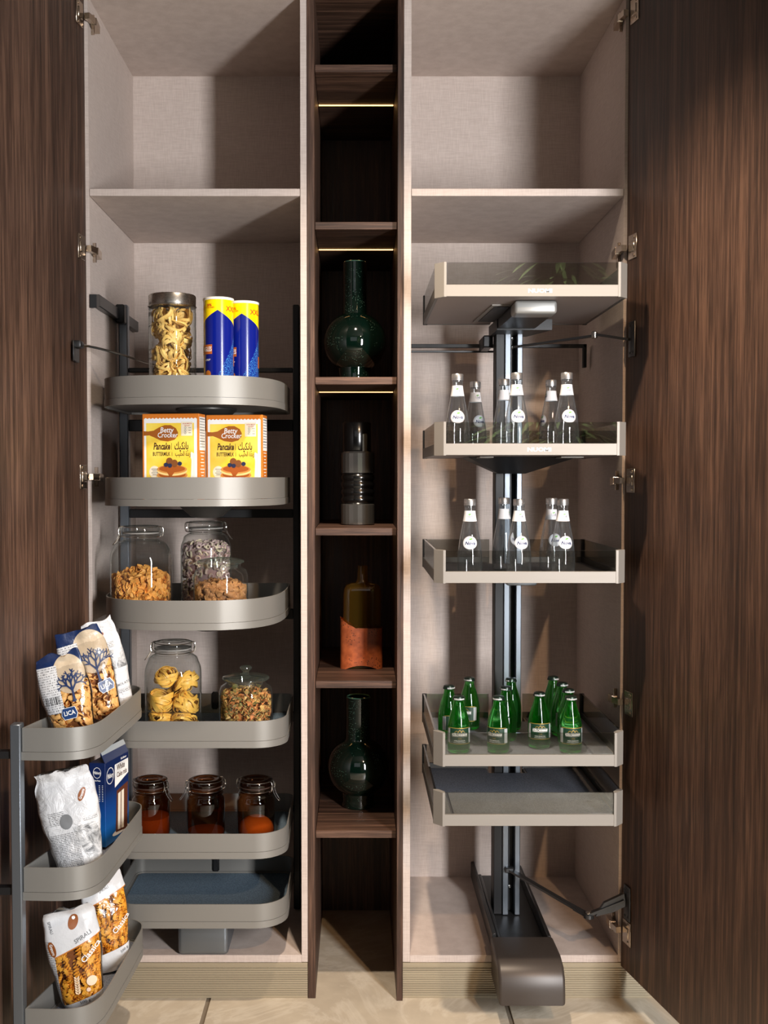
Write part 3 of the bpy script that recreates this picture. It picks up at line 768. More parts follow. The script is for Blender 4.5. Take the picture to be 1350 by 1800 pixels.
def make_green_bottle():
    pr = [(0.0, 0.0), (0.020, 0.0005), (0.0262, 0.003), (0.0288, 0.009), (0.0292, 0.03), (0.0292, 0.062), (0.0284, 0.072), (0.0262, 0.085), (0.0222, 0.101), (0.0172, 0.116), (0.0138, 0.128), (0.0128, 0.136), (0.0128, 0.143), (0.0, 0.143)]
    rad = interp(pr)
    b = thing('mineral_water_bottle', (0, 0, 0), '', 'bottle')
    part('glass', MB().lathe(smooth_prof(pr[1:-1], 2) + [(0.0, 0.143)], 40), 'green', b, world=False, ang=50)
    m = MB(); n = 42; v = []; prof = [(0.0150, 0.1385), (0.0158, 0.1375), (0.0150, 0.1435), (0.0138, 0.1465), (0.010, 0.1478), (0.0, 0.148)]
    for j, (r, z) in enumerate(prof):
        for i in range(n):
            a = 2 * PI * i / n; rr = r * (1 + (0.045 * math.cos(a * 21) if j < 2 else 0)); v.append((rr * math.cos(a), rr * math.sin(a), z))
    m.add(v, [(j * n + i, j * n + (i + 1) % n, (j + 1) * n + (i + 1) % n, (j + 1) * n + i) for j in range(len(prof) - 1) for i in range(n)])
    part('cap', m, plain('dark_green_crown_cap', C(30, 46, 38), 0.3, 0.5), b, world=False)
    m = MB(); m.shell([(0.0152, 0.1392), (0.0155, 0.1410), (0.0150, 0.1432)], 24)
    part('cap_print', on_round(MB(), text2d('KIZILCAHAM', 0.0052, 0, 0.02, 0.95), lambda z: 0.0158, 0.1408, 0, 0.0006), 'white', b, world=False)
    m = MB()
    m.cur = 0; on_round(m, grid2d(0.054, 0.039, 14, 3), rad, 0.0485, 0, 0.0003)
    m.cur = 1
    on_round(m, grid2d(0.064, 0.0011, 16, 1), rad, 0.0688, 0, 0.0005); on_round(m, grid2d(0.064, 0.0011, 16, 1), rad, 0.0283, 0, 0.0005)
    mt = []
    for dx, h in ((-0.0085, 0.0035), (0.0, 0.0062), (0.008, 0.0046)):
        on_round(m, at2d(poly2d([(dx - 0.0055, -0.001), (dx - 0.0025, h * 0.55), (dx, h), (dx + 0.0008, h - 0.0012), (dx - 0.002, h * 0.4), (dx - 0.004, -0.001)]), 0, 0), rad, 0.0588, 0, 0.0006)
        on_round(m, at2d(poly2d([(dx, h), (dx + 0.0028, h * 0.5), (dx + 0.006, -0.001), (dx + 0.0046, -0.001), (dx + 0.002, h * 0.4), (dx - 0.0004, h - 0.001)]), 0, 0), rad, 0.0588, 0, 0.0006)
    m.cur = 2; on_round(m, text2d('KIZILCAHAMAM', 0.0085, 0, 0.035, 0.66), rad, 0.0515, 0, 0.0006)
    on_round(m, grid2d(0.042, 0.0004, 10, 1), rad, 0.0562, 0, 0.0006); on_round(m, grid2d(0.042, 0.0004, 10, 1), rad, 0.0472, 0, 0.0006)
    on_round(m, text2d('DO\u011eAL MADEN SUYU', 0.0032, 0, 0.02, 0.9), rad, 0.0362, 0, 0.0006)
    on_round(m, text2d('NATURAL MINERAL WATER 200 ml', 0.0020, 0, 0.02, 1.0), rad, 0.0322, 0, 0.0006)
    m.cur = 1; on_round(m, text2d('Soda', 0.0046, 0.3, 0.0), rad, 0.0424, 0, 0.0006)
    m.cur = 3
    for s in (-1, 1): on_round(m, grid2d(0.010, 0.037, 4, 3), rad, 0.0485, s * 0.0325 / 0.0292, 0.0003)
    part('label', m, ['greenlabel', 'gold', 'white', 'silverlab'], b, world=False, label='dark green label with gold mountains and white lettering')
    return b
gb = make_green_bottle()
pos = [(807, 2.78, 0), (877, 2.78, -30), (949, 2.83, -4), (1004.5, 2.78, 2), (789.5, 2.925, 34), (825.5, 3.04, -36), (890, 2.908, -62), (899, 3.03, -80), (973, 3.055, 60), (989, 2.965, 28), (1000, 2.875, 12)]
gpos = [((u - 627) * z / 1895.0 * 1.002, z - 2.905, a) for u, z, a in pos]
for i, (x, y, a) in enumerate(gpos):
    o = gb if i == 0 else copy_tree(gb)
    o.location = (x, y, RT[3][0] + 0.0141); o.rotation_euler = (0, 0, R(a))
    o['label'] = 'small green mineral water bottle standing just behind the front glass of its tray' if i < 4 else 'small green mineral water bottle behind the front row on the glass-sided tray'
    o['group'] = 'green bottles in the front row' if i < 4 else 'green bottles behind the front row'

# ------------------------------------------------------------------ jars
def bail(b, rn, zl, zn, rot, lever=True, mat='steel'):
    """wire bail and latch of a clip-top jar: rn neck radius, zl lid height, zn neck wire height"""
    w = MB()
    ring = [(rn * math.cos(2 * PI * i / 40), rn * math.sin(2 * PI * i / 40), zn) for i in range(40)]
    w.tube(ring, 0.0011, 6, True)
    ring = [((rn + 0.001) * math.cos(2 * PI * i / 40), (rn + 0.001) * math.sin(2 * PI * i / 40), zl - 0.004) for i in range(40)]
    w.tube(ring, 0.0011, 6, True)
    for s in (-1, 1):
        for q in (-1, 1):
            w.tube(catmull([(s * rn * 0.97, q * 0.010, zn), (s * (rn + 0.007), q * 0.010, zn + 0.001), (s * (rn + 0.0095), q * 0.009, (zn + zl) / 2), (s * (rn + 0.007), q * 0.0085, zl - 0.005), (s * rn * 0.98, q * 0.010, zl - 0.003)], 4), 0.0011, 6)
        w.tube([(s * (rn + 0.0085), -0.011, (zn + zl) / 2 - 0.003), (s * (rn + 0.0085), 0.011, (zn + zl) / 2 - 0.003)], 0.0016, 6)
    o = part('wire_bail', w, mat, b, world=False); o.rotation_euler = (0, 0, rot)
    if lever:
        l = MB()
        l.tube(catmull([(rn + 0.006, -0.006, zl - 0.004), (rn + 0.012, -0.006, zn), (rn + 0.020, -0.005, zn - 0.014), (rn + 0.027, -0.004, zn - 0.022), (rn + 0.028, 0.0, zn - 0.023), (rn + 0.027, 0.004, zn - 0.022), (rn + 0.020, 0.005, zn - 0.014), (rn + 0.012, 0.006, zn), (rn + 0.006, 0.006, zl - 0.004)], 3), 0.0011, 6)
        o = part('latch', l, mat, b, world=False); o.rotation_euler = (0, 0, rot)
def clip_jar(name, loc, r, h, rn, label, rot, mat='clear', shoulder=0.72, lidmat=None, pw=2.0, group=None, flat_lid=True):
    b = thing(name, loc, label, 'jar', group)
    zs = h * shoulder
    prof = [(0.0, 0.002), (r * 0.9, 0.0), (r * 0.985, 0.006), (r, 0.02), (r, zs * 0.85)]
    sh = catmull([(r, zs * 0.85), (r * 0.985, zs * 0.94), (r * 0.90, zs * 1.03), ((r * 0.55 + rn * 0.45) * 0.99, zs * 1.09), (rn * 0.98, zs * 1.135), (rn * 0.94, h - 0.036)], 4)
    prof += [(p.x, p.y) for p in sh[1:]]
    prof += [(rn * 0.94, h - 0.030), (rn * 1.0, h - 0.028), (rn * 1.0, h - 0.022), (rn * 0.95, h - 0.021)]
    m = MB().shell(prof, 44, pw=2.0)
    if pw != 2.0:
        out = []
        for x, y, z in m.v:
            rr = math.hypot(x, y)
            if rr > 1e-6 and z < zs * 1.1:
                a = math.atan2(y, x); k = (abs(math.cos(a)) ** pw + abs(math.sin(a)) ** pw) ** (-1 / pw); t = min(1, max(0, (zs * 1.1 - z) / (zs * 0.3)))
                k = 1 + (k - 1) * t
                x *= k; y *= k
            out.append((x, y, z))
        m.v = out
    part('body', m, mat, b, world=False, ang=60)
    part('gasket', MB().lathe([(rn * 0.9, h - 0.0215), (rn * 1.01, h - 0.0215), (rn * 1.01, h - 0.0185), (rn * 0.9, h - 0.0185)], 36), plain('grey_rubber', C(150, 146, 140), 0.6) if mat == 'clear' else plain('dark_rubber', C(60, 40, 30), 0.6), b, world=False)
    lp = [(rn * 0.88, h - 0.026), (rn * 0.9, h - 0.0185), (rn * 1.0, h - 0.0175), (rn * 1.03, h - 0.012), (rn * 1.0, h - 0.004), (rn * 0.93, h - 0.0005), (rn * 0.72, h), (rn * 0.68, h - 0.002), (rn * 0.50, h - 0.0025), (rn * 0.46, h - 0.001), (0.0, h - 0.001)]
    part('lid', MB().shell(lp, 36), lidmat or mat, b, world=False, ang=60)
    bail(b, rn * 1.0, h, h - 0.030, rot)
    return b
def knob_jar(name, loc, r, h, rn, label):
    b = thing(name, loc, label, 'jar')
    hb = h - 0.042
    pr = [(0.0, 0.002), (r * 0.92, 0.0), (r * 0.99, 0.006), (r, 0.016), (r, hb * 0.72), (r * 0.985, hb * 0.81), (r * 0.93, hb * 0.89), (rn, hb * 0.955), (rn * 0.985, hb * 0.985), (rn * 1.02, hb)]
    part('body', MB().shell(pr, 44), 'clear', b, world=False, ang=60)
    lp = [(rn * 0.84, hb - 0.012), (rn * 0.88, hb + 0.002), (rn * 1.13, hb + 0.003), (rn * 1.17, hb + 0.006), (rn * 1.15, hb + 0.010), (rn * 0.98, hb + 0.013), (rn * 0.6, hb + 0.017), (rn * 0.2, hb + 0.019)]
    l = part('lid', MB().shell(lp, 40), 'clear_green', b, world=False, ang=60)
    part('knob', MB().lathe(smooth_prof([(rn * 0.18, hb + 0.018), (rn * 0.15, hb + 0.024), (rn * 0.26, hb + 0.030), (rn * 0.30, hb + 0.035), (rn * 0.24, hb + 0.040), (rn * 0.06, hb + 0.042), (0.0, hb + 0.042)], 3), 24), 'clear_green', l, world=False, ang=60)
    return b

def stuffed(name, loc, mb, mat, label, cat, rmax=None):
    if rmax:
        mb.v = [(x * min(1, rmax / max(math.hypot(x, y), 1e-6)), y * min(1, rmax / max(math.hypot(x, y), 1e-6)), max(z, 0.0075)) for x, y, z in mb.v]
    o = link(name, mb.mesh(name, mat, True, 50)); o.location = loc
    return tag(o, label, cat, kind='stuff')
def food(name, c0, c1, rough=0.55, sc=60, sss=0.05):
    t = NT(name); oi = t.n('ShaderNodeNewGeometry').outputs['Random Per Island']
    n = t.noise(t.mapped(), sc, 3)
    return t.done(t.bsdf(base=t.mixc(t.math('MULTIPLY_ADD', n, 0.6, t.mul(oi, 0.4)), c0, c1), rough=rough, sss=0.0))
M['flake'] = food('corn_flake', C(206, 128, 44), C(242, 188, 98), 0.6)
M['granola'] = food('granola', C(120, 72, 36), C(196, 148, 92), 0.7, 90)
M['pasta'] = food('egg_pasta', C(232, 186, 88), C(250, 218, 138), 0.5)
M['pasta_deep'] = food('yellow_egg_pasta', C(236, 176, 56), C(250, 214, 112), 0.45)
M['fusilli'] = food('fusilli_pasta', C(214, 130, 20), C(250, 192, 72), 0.45)
M['shells'] = food('shell_pasta', C(222, 160, 84), C(244, 196, 124), 0.5)
def tricolor():
    t = NT('tricolour_pasta'); oi = t.n('ShaderNodeNewGeometry').outputs['Random Per Island']
    nd = t.n('ShaderNodeValToRGB'); t.link(oi, nd.inputs[0]); nd.color_ramp.interpolation = 'CONSTANT'
    el = nd.color_ramp.elements
    st = [(0.0, C(196, 122, 64)), (0.25, C(222, 180, 104)), (0.5, C(124, 118, 62)), (0.68, C(208, 146, 84)), (0.85, C(152, 140, 80))]
    while len(el) < len(st): el.new(0.5)
    for e, (p, c) in zip(el, st): e.position = p; e.color = c
    return t.done(t.bsdf(base=nd.outputs[0], rough=0.6))
M['tricolor'] = tricolor()
def loopmat():
    t = NT('cereal_loop'); oi = t.n('ShaderNodeNewGeometry').outputs['Random Per Island']
    return t.done(t.bsdf(base=t.ramp(oi, [(0.2, C(170, 138, 140)), (0.5, C(214, 190, 186)), (0.8, C(232, 216, 184))]), rough=0.7, normal=t.bump(t.noise(t.mapped(), 400, 2), 0.4, 0.001)))
M['loop'] = loopmat()
rnd = random.Random(11)
def rrot(): return Euler((rnd.uniform(0, 6.28), rnd.uniform(0, 6.28), rnd.uniform(0, 6.28))).to_matrix().to_4x4()
def pack(mb, proto, n, r, h, top=0.012, core=0.55, heap=0.0, sc=(0.8, 1.2), dome=0.012, wallrot=None):
    """fill a cylinder's visible outside and top with copies of proto"""
    for i in range(n):
        p = protos = proto[i % len(proto)]
        if rnd.random() < 0.74:
            a = rnd.uniform(0, 2 * PI); rr = r * rnd.uniform(0.86, 1.0); z = rnd.uniform(0.004, h)
        else:
            a = rnd.uniform(0, 2 * PI); rr = r * math.sqrt(rnd.random()) * 0.96; z = h + rnd.uniform(-0.006, 0.006) + dome * (1 - (rr / r) ** 2)
        s = rnd.uniform(*sc)
        mat = Matrix.Translation((rr * math.cos(a), rr * math.sin(a), z)) @ rrot() @ Matrix.Scale(s, 4)
        mb.merge(p, mat)
    return mb
def core(mb, r, h, dome=0.01):
    return mb.lathe([(0, 0.002), (r, 0.002), (r, h * 0.97), (r * 0.7, h * 0.97 + dome * 0.6), (0.0, h * 0.97 + dome)], 24)
def flake_proto(s, n=8):
    m = MB(); v = [(0, 0, 0.0025)]
    for i in range(n):
        a = 2 * PI * i / n; r = s * rnd.uniform(0.7, 1.15); v.append((r * math.cos(a), r * 0.8 * math.sin(a), rnd.uniform(-0.0035, 0.0035)))
    return m.add(v, [(0, 1 + i, 1 + (i + 1) % n) for i in range(n)])
def blob_proto(s):
    bm = bmesh.new(); bmesh.ops.create_icosphere(bm, subdivisions=2, radius=s)
    o = Vector((rnd.uniform(0, 50), rnd.uniform(0, 50), 0))
    for v in bm.verts: v.co *= 1 + 0.9 * noise.noise(v.co * (1.7 / s) + o) + 0.5 * noise.noise(v.co * (3.6 / s) + o)
    return MB().addbm(bm)
def torus_proto(R_, r_):
    m = MB(); return m.tube([(R_ * math.cos(2 * PI * i / 12), R_ * math.sin(2 * PI * i / 12), 0) for i in range(12)], r_, 6, True)
def fusilli_proto(L, r, turns=3, blades=3):
    m = MB(); n = 20; v = []
    for j in range(n + 1):
        for k in range(blades * 2):
            a = 2 * PI * (k / (blades * 2) + turns * j / n / blades * 1.0)
            rr = r if k % 2 == 0 else r * 0.24
            v.append((rr * math.cos(a), rr * math.sin(a), -L / 2 + L * j / n))
    q = blades * 2
    f = [(j * q + k, j * q + (k + 1) % q, (j + 1) * q + (k + 1) % q, (j + 1) * q + k) for j in range(n) for k in range(q)]
    return m.add(v, f)
def twist_proto(L, w):
    m = MB(); pts = []; ups = []
    for j in range(9):
        t = j / 8; pts.append(Vector((0.004 * math.sin(t * 7), 0.003 * math.cos(t * 5), (t - 0.5) * L))); a = t * 7; ups.append(Vector((math.cos(a), math.sin(a), 0.1)))
    return m.ribbon(pts, ups, w, 0.0016)
def shell_proto(s):
    m = MB(); v = []; nu, nv = 7, 5
    for i in range(nu):
        for j in range(nv):
            a = R(-110 + 220 * i / (nu - 1)); t = -1 + 2 * j / (nv - 1)
            rr = s * 0.55 * math.sqrt(max(0.05, 1 - t * t * 0.85)); v.append((rr * math.sin(a), -rr * math.cos(a), t * s))
    return m.add(v, [(i * nv + j, i * nv + j + 1, (i + 1) * nv + j + 1, (i + 1) * nv + j) for i in range(nu - 1) for j in range(nv - 1)])
def nest_mesh(rn, seed, w=0.0075, strands=7):
    rg = random.Random(seed); m = MB()
    for s in range(strands):
        ax = Vector((rg.gauss(0, 0.45), rg.gauss(0, 0.45), 1)).normalized()
        u = ax.orthogonal().normalized(); q = ax.cross(u); ph = rg.uniform(0, 6.28); k = rg.uniform(0.62, 1.0); dz = rg.uniform(-0.62, 0.62) * rn
        pts = []; ups = []; N = 42
        for i in range(N):
            t = i / (N - 1); a = ph + t * rg.choice((1,)) * 2 * PI * 1.5
            wob = 1 + 0.10 * math.sin(3 * a + s) - 0.10 * (s % 3); r = rn * k * wob * math.sqrt(max(0.15, 1 - (dz / rn) ** 2))
            p = (u * math.cos(a) + q * math.sin(a)) * r + ax * (dz + 0.22 * rn * math.sin(2 * a + s) + (t - 0.5) * rn * 0.3)
            p.z *= 0.85
            pts.append(p); ups.append((p + ax * 0.25 * rn * math.sin(a * 1.5)).normalized())
        m.ribbon(pts, [Vector(x) for x in ups], w, 0.0012)
    return m

# tall pasta jar with steel lid, top tray
z1f = LT[0][1] + 0.0157
tj = thing('pasta_jar', (-0.488, -0.03, z1f), 'tall square-ribbed glass jar of loose ribbon pasta with a brushed steel lid', 'jar')
pr = [(0.0, 0.002), (0.055, 0.0), (0.0605, 0.006)]
for k in range(6):
    z = 0.012 + k * 0.038
    pr += [(0.0622, z), (0.0622, z + 0.033), (0.0608, z + 0.0355)]
pr += [(0.0622, 0.242), (0.061, 0.246), (0.062, 0.25)]
m = MB().shell(pr, 48)
out = []
for x, y, z in m.v:
    a = math.atan2(y, x); r = math.hypot(x, y); g = 1 - 0.022 * max(0, math.cos(a * 12)) ** 8
    out.append((x * g, y * g, z))
m.v = out
part('body', m, 'clear', tj, world=False, ang=70)
part('lid', MB().lathe([(0.0618, 0.2475), (0.0635, 0.248), (0.064, 0.2495), (0.0618, 0.2515), (0.0622, 0.276), (0.0605, 0.279), (0.0, 0.2795)], 48), brushed('brushed_steel_lid', C(186, 180, 172), 0.28, 1.0, 'X', 0.05), tj, world=False)
mb = MB()
for k in range(7):
    for q in range(5):
        a = rnd.uniform(0, 1.0) + q * 1.2566; rr = rnd.uniform(0.022, 0.036)
        mb.merge(nest_mesh(0.030, 100 + k * 5 + q, 0.0064, 6), Matrix.Translation((rr * math.cos(a), rr * math.sin(a), 0.03 + k * 0.0325)) @ rrot())
mb.v = [(x * min(1, 0.0565 / max(math.hypot(x, y), 1e-6)), y * min(1, 0.0565 / max(math.hypot(x, y), 1e-6)), min(max(z, 0.003), 0.244)) for x, y, z in mb.v]
stuffed('ribbon_pasta', tj.location, mb, 'pasta', 'tangle of pale yellow ribbon pasta inside the tall steel-lidded jar', 'pasta')

# crisp cans
def make_can():
    r, h = 0.0385, 0.258; rad = lambda z: r
    b = thing('crisp_can', (0, 0, 0), '', 'can')
    t = NT('blue_can_print'); x, y, z = t.xyz()
    ang = t.math('ARCTAN2', x, t.math('MULTIPLY', y, -1.0))
    edge = t.math('MULTIPLY_ADD', t.math('ABSOLUTE', t.math('SUBTRACT', ang, 0.06)), -0.024, 0.224)
    c = t.mixc(t.gt(z, edge), C(8, 24, 120), C(252, 218, 8))
    spk = t.mul(t.gt(t.noise(t.coord(), 520, 1), 0.55), t.mul(t.lt(z, t.math('MULTIPLY_ADD', ang, 0.07, 0.055)), t.gt(ang, 0.12)))
    c = t.mixc(spk, c, C(60, 124, 190))
    can_m = t.done(t.bsdf(base=c, rough=0.22, coat=0.3, coat_rough=0.1))
    part('body', MB().lathe([(r * 0.97, 0.0), (r, 0.001), (r, h - 0.006)], 48), can_m, b, world=False)
    part('lid', MB().lathe([(r + 0.0004, h - 0.007), (r + 0.0012, h - 0.006), (r + 0.0012, h - 0.001), (r - 0.001, h), (r - 0.003, h - 0.002), (0.0, h - 0.002)], 48), plain('white_plastic_lid', C(236, 232, 222), 0.35), b, world=False)
    ph = R(-38); RO = plain('rust_orange_print', C(184, 96, 40), 0.35); RD = plain('red_print', C(200, 60, 20), 0.4)
    m = MB(); m.cur = 0; on_round(m, grid2d(0.046, 0.024, 14, 4), rad, 0.125, ph - 0.25, 0.0005)
    m.cur = 1; on_round(m, text2d('PRINGLES', 0.0165, 0, 0.02, 0.62), rad, 0.125, ph - 0.25, 0.0009)
    part('name_print', m, [RO, 'white'], b, world=False)
    m = MB(); on_round(m, text2d('20%', 0.009, 0, 0.02), rad, 0.2365, ph + 0.14, 0.0006); on_round(m, text2d('EXTRA CHIPS', 0.0048, 0, 0.01), rad, 0.2305, ph + 0.14, 0.0006)
    part('bonus_print', m, RD, b, world=False)
    m = MB(); on_round(m, text2d('XXL', 0.018, 0, 0.02), rad, 0.228, R(62), 0.0006); part('size_print', m, RD, b, world=False)
    m = MB(); on_round(m, text2d('CRISP', 0.0065, 0.3, 0.01), rad, 0.098, ph - 0.02, 0.0006); part('flavour_print', m, 'white', b, world=False)
    m = MB(); on_round(m, grid2d(0.02, 0.03, 6, 4), rad, 0.1, R(95), 0.0005); part('side_print', m, RO, b, world=False)
    # snack pieces printed low on the can
    m = MB(); on_round(m, disc2d(0.009, 0.010, 18, 3), rad, 0.062, ph + 0.02, 0.0006); on_round(m, disc2d(0.008, 0.007, 18, 3), rad, 0.046, ph + 0.06, 0.0007)
    part('snack_print', m, plain('golden_snack_print', C(190, 112, 40), 0.4), b, world=False)
    return b
can = make_can(); can.location = (-0.3555, -0.11, z1f); can.rotation_euler = (0, 0, 0)
can['label'] = 'blue and yellow crisp can standing right next to the tall pasta jar'; can['group'] = 'crisp cans on the top tray'
c2 = copy_tree(can); c2.location = (-0.2965, -0.05, z1f); c2.rotation_euler = (0, 0, R(-6))
c2['label'] = 'blue and yellow crisp can set behind the other, beside the dark rear post'

# pancake mix boxes
def make_pancake_box():
    w, d, h = 0.152, 0.056, 0.222
    b = thing('pancake_box', (0, 0, 0), '', 'box', 'pancake mix boxes')
    bd = part('carton', MB().box(-w / 2, w / 2, -d / 2, d / 2, 0, h, 0.0012), 'orangebox', b, world=False, smooth=False)
    F = (0, -d / 2, 0)
    def front(mb, sh, x, z, k): on_plane(mb, at2d(sh, x, z), F, (1, 0, 0), (0, 0, 1), 0.00025 * k)
    yel = NT('yellow_carton_print'); n = yel.noise(yel.mapped(), 16, 4)
    ym = yel.done(yel.bsdf(base=yel.ramp(n, [(0.35, C(240, 196, 44)), (0.65, C(250, 222, 96))]), rough=0.45))
    m = MB()
    saw = [(-0.071, 0.0)] + [(0.071, 0.0), (0.071, 0.207)]
    k = 30
    for i in range(k + 1):
        saw.append((0.071 - 0.142 * i / k, 0.2105 if i % 2 else 0.2075))
    m.cur = 0; front(m, poly2d(saw), 0, 0.001, 1)
    m.cur = 1; front(m, grid2d(0.128, 0.196, 1, 1), -0.001, 0.1, 2)
    part('front_panel', m, ['white', ym], bd, world=False, smooth=False)
    m = MB()
    sp = [(-0.0655, -0.0065), (-0.05, -0.0055), (-0.036, -0.011), (-0.02, -0.0185), (0.0, -0.0215), (0.018, -0.017), (0.0265, -0.008), (0.0275, 0.002), (0.022, 0.0125), (0.008, 0.0205), (-0.008, 0.0205), (-0.024, 0.0145), (-0.038, 0.0065), (-0.052, 0.0045), (-0.0655, 0.0055)]
    m.cur = 0; front(m, poly2d(sp), -0.007, 0.172, 3)
    m.cur = 1; front(m, text2d('Betty', 0.0195, 0.15, 0.012, 0.85), -0.010, 0.1795, 4); front(m, text2d('Crocker', 0.0185, 0.1, 0.012, 0.85), -0.008, 0.1665, 4)
    m.cur = 2; front(m, text2d('Pancake', 0.0245, 0.2, 0.03, 0.56), -0.0235, 0.1375, 3); front(m, text2d('BUTTERMILK', 0.0140, 0.05, 0.02, 0.58), -0.0245, 0.118, 3)
    front(m, grid2d(0.0009, 0.017, 1, 1), 0.003, 0.138, 3); front(m, grid2d(0.0009, 0.011, 1, 1), 0.004, 0.118, 3)
    front(m, text2d('\ufeda\ufef4\ufedc\ufee7\ufe8e\ufe91', 0.0265, 0, 0.02, 0.54), 0.0295, 0.1385, 3)
    front(m, text2d('\ufe90\ufef4\ufee0\ufea4\ufedf\ufe8d \ufe93\ufeaa\ufe91\ufeaf', 0.0175, 0, 0.012, 0.5), 0.0335, 0.119, 3)
    part('lettering', m, [plain('brown_spoon_print', C(164, 92, 30), 0.45), 'white', 'darkbrown'], bd, world=False, smooth=False)
    m = MB()
    m.cur = 0; front(m, grid2d(0.03, 0.036, 1, 1), 0.044, 0.183, 3)
    m.cur = 1
    for q, s_ in ((0.196, 'HOW MUCH'), (0.191, 'GO EAT')): front(m, text2d(s_, 0.0042, 0, 0.01), 0.045, q, 4)
    m.cur = 2
    for i in range(3): front(m, disc2d(0.0028, 0.0028, 10, 1, 0.7), 0.040, 0.1855 - i * 0.0065, 4); front(m, grid2d(0.007, 0.0012, 1, 1), 0.052, 0.1855 - i * 0.0065, 4)
    NP = [plain('cream_note', C(238, 226, 200), 0.5), plain('red_note', C(196, 60, 40), 0.5), 'grey_print']; part('note_print', m, NP, bd, world=False, smooth=False)
    m = MB(); m.cur = 0; front(m, disc2d(0.0145, 0.016, 20, 1), -0.043, 0.072, 3); m.cur = 2
    for i in range(4): front(m, grid2d(0.016 - (i % 2) * 0.005, 0.0016, 1, 1), -0.043, 0.0795 - i * 0.0048, 4)
    part('round_print', m, NP, bd, world=False, smooth=False)
    # printed stack of pancakes
    m = MB()
    def pc(z, w_, k):
        m.cur = 0; front(m, disc2d(w_, 0.0125, 26, 1), 0.0045, z - 0.0045, k)
        m.cur = 1; front(m, disc2d(w_ * 0.985, 0.0115, 26, 1), 0.0045, z, k + 0.5)
        m.cur = 2; front(m, disc2d(w_ * 0.86, 0.0088, 26, 1), 0.0045, z + 0.0012, k + 0.9)
    for i, (z, w_) in enumerate(((0.022, 0.050), (0.036, 0.047), (0.050, 0.044), (0.064, 0.042), (0.079, 0.0405))): pc(z, w_, 3 + i * 1.2)
    m.cur = 3; front(m, disc2d(0.0085, 0.0085, 16, 1), -0.002, 0.1005, 10); front(m, disc2d(0.0085, 0.0095, 16, 1), 0.0115, 0.0945, 10.6)
    m.cur = 4
    for x, z in ((-0.0115, 0.0905), (-0.001, 0.0885), (0.0255, 0.0935), (-0.018, 0.0075 + 0.016), (0.062, 0.026)): front(m, disc2d(0.0058, 0.0055, 14, 1), x, z, 11)
    m.cur = 2; front(m, poly2d([(-0.012, 0.082), (0.012, 0.082), (0.010, 0.07), (0.004, 0.062), (0.001, 0.05), (-0.003, 0.062), (-0.009, 0.072)]), 0, 0, 9.6)
    m.cur = 5; front(m, poly2d([(0.052, 0.0), (0.0625, 0.0), (0.0625, 0.118), (0.055, 0.122), (0.053, 0.112), (0.056, 0.1)]), 0.0, 0.002, 2.6)
    part('pancake_print', m, [plain('pancake_edge', C(240, 206, 134), 0.5), plain('pancake_top', C(206, 140, 66), 0.5), plain('syrup', C(168, 88, 34), 0.4), plain('nut_brown', C(128, 76, 34), 0.5), plain('blueberry', C(34, 42, 74), 0.5), plain('milk_white', C(236, 232, 222), 0.5)], bd, world=False, smooth=False)
    m = MB(); S = (w / 2, 0, 0)
    def side(sh, x, z, k): on_plane(m, at2d(sh, x, z), S, (0, 1, 0), (0, 0, 1), 0.00025 * k)
    m.cur = 0; side(grid2d(0.049, 0.086, 1, 1), 0, 0.171, 1)
    m.cur = 1
    for i in range(11): side(grid2d(0.042, 0.0016 if i % 4 else 0.0026, 1, 1), 0, 0.209 - i * 0.0072, 2)
    m.cur = 0
    for i in range(13): side(grid2d(0.036 - (i * 7 % 5) * 0.004, 0.0022, 1, 1), 0, 0.122 - i * 0.0085, 1)
    part('side_print', m, ['white', 'grey_print'], bd, world=False, smooth=False)
    return b
pb = make_pancake_box(); z2f = LT[1][1] + 0.0157
pb.location = (-0.475, -0.092, z2f); pb.rotation_euler = (0, 0, R(-9)); pb['label'] = 'yellow pancake mix box whose whole front shows, overlapping its twin'
p2 = copy_tree(pb); p2.location = (-0.318, -0.038, z2f); p2.rotation_euler = (0, 0, R(-7)); p2['label'] = 'yellow pancake mix box with its edge hidden behind the other box'

# glass jars of cereal
z3f = LT[2][1] + 0.0157
j = clip_jar('cereal_jar', (-0.580, -0.005, z3f), 0.081, 0.246, 0.049, 'wide clip-top glass jar half full of golden corn flakes', R(176), pw=2.6, shoulder=0.74)
mb = core(MB(), 0.066, 0.098, 0.02); pack(mb, [flake_proto(0.0112) for _ in range(8)], 1150, 0.0755, 0.098, sc=(0.75, 1.35), dome=0.026)
stuffed('corn_flakes', j.location, mb, 'flake', 'heap of golden corn flakes filling half the wide jar', 'cereal', 0.078)
j = clip_jar('cereal_jar', (-0.432, 0.185, z3f), 0.072, 0.25, 0.049, 'clip-top glass jar of pale purple cereal loops standing behind the granola jar', R(20), shoulder=0.76)
mb = core(MB(), 0.055, 0.17, 0.02); pack(mb, [torus_proto(0.0065, 0.0030)], 620, 0.066, 0.172, sc=(0.85, 1.1), dome=0.014)
stuffed('cereal_loops', j.location, mb, 'loop', 'pale purple and cream cereal loops filling the jar behind the granola', 'cereal', 0.069)
j = knob_jar('granola_jar', (-0.362, -0.035, z3f), 0.0725, 0.186, 0.053, 'squat glass jar of brown granola clusters with a knobbed glass lid')
mb = core(MB(), 0.056, 0.075, 0.01); pack(mb, [blob_proto(0.0088) for _ in range(6)], 420, 0.062, 0.082, sc=(0.7, 1.3), dome=0.008)
stuffed('granola', j.location, mb, 'granola', 'brown granola clusters heaped inside the squat knobbed jar', 'cereal', 0.069)

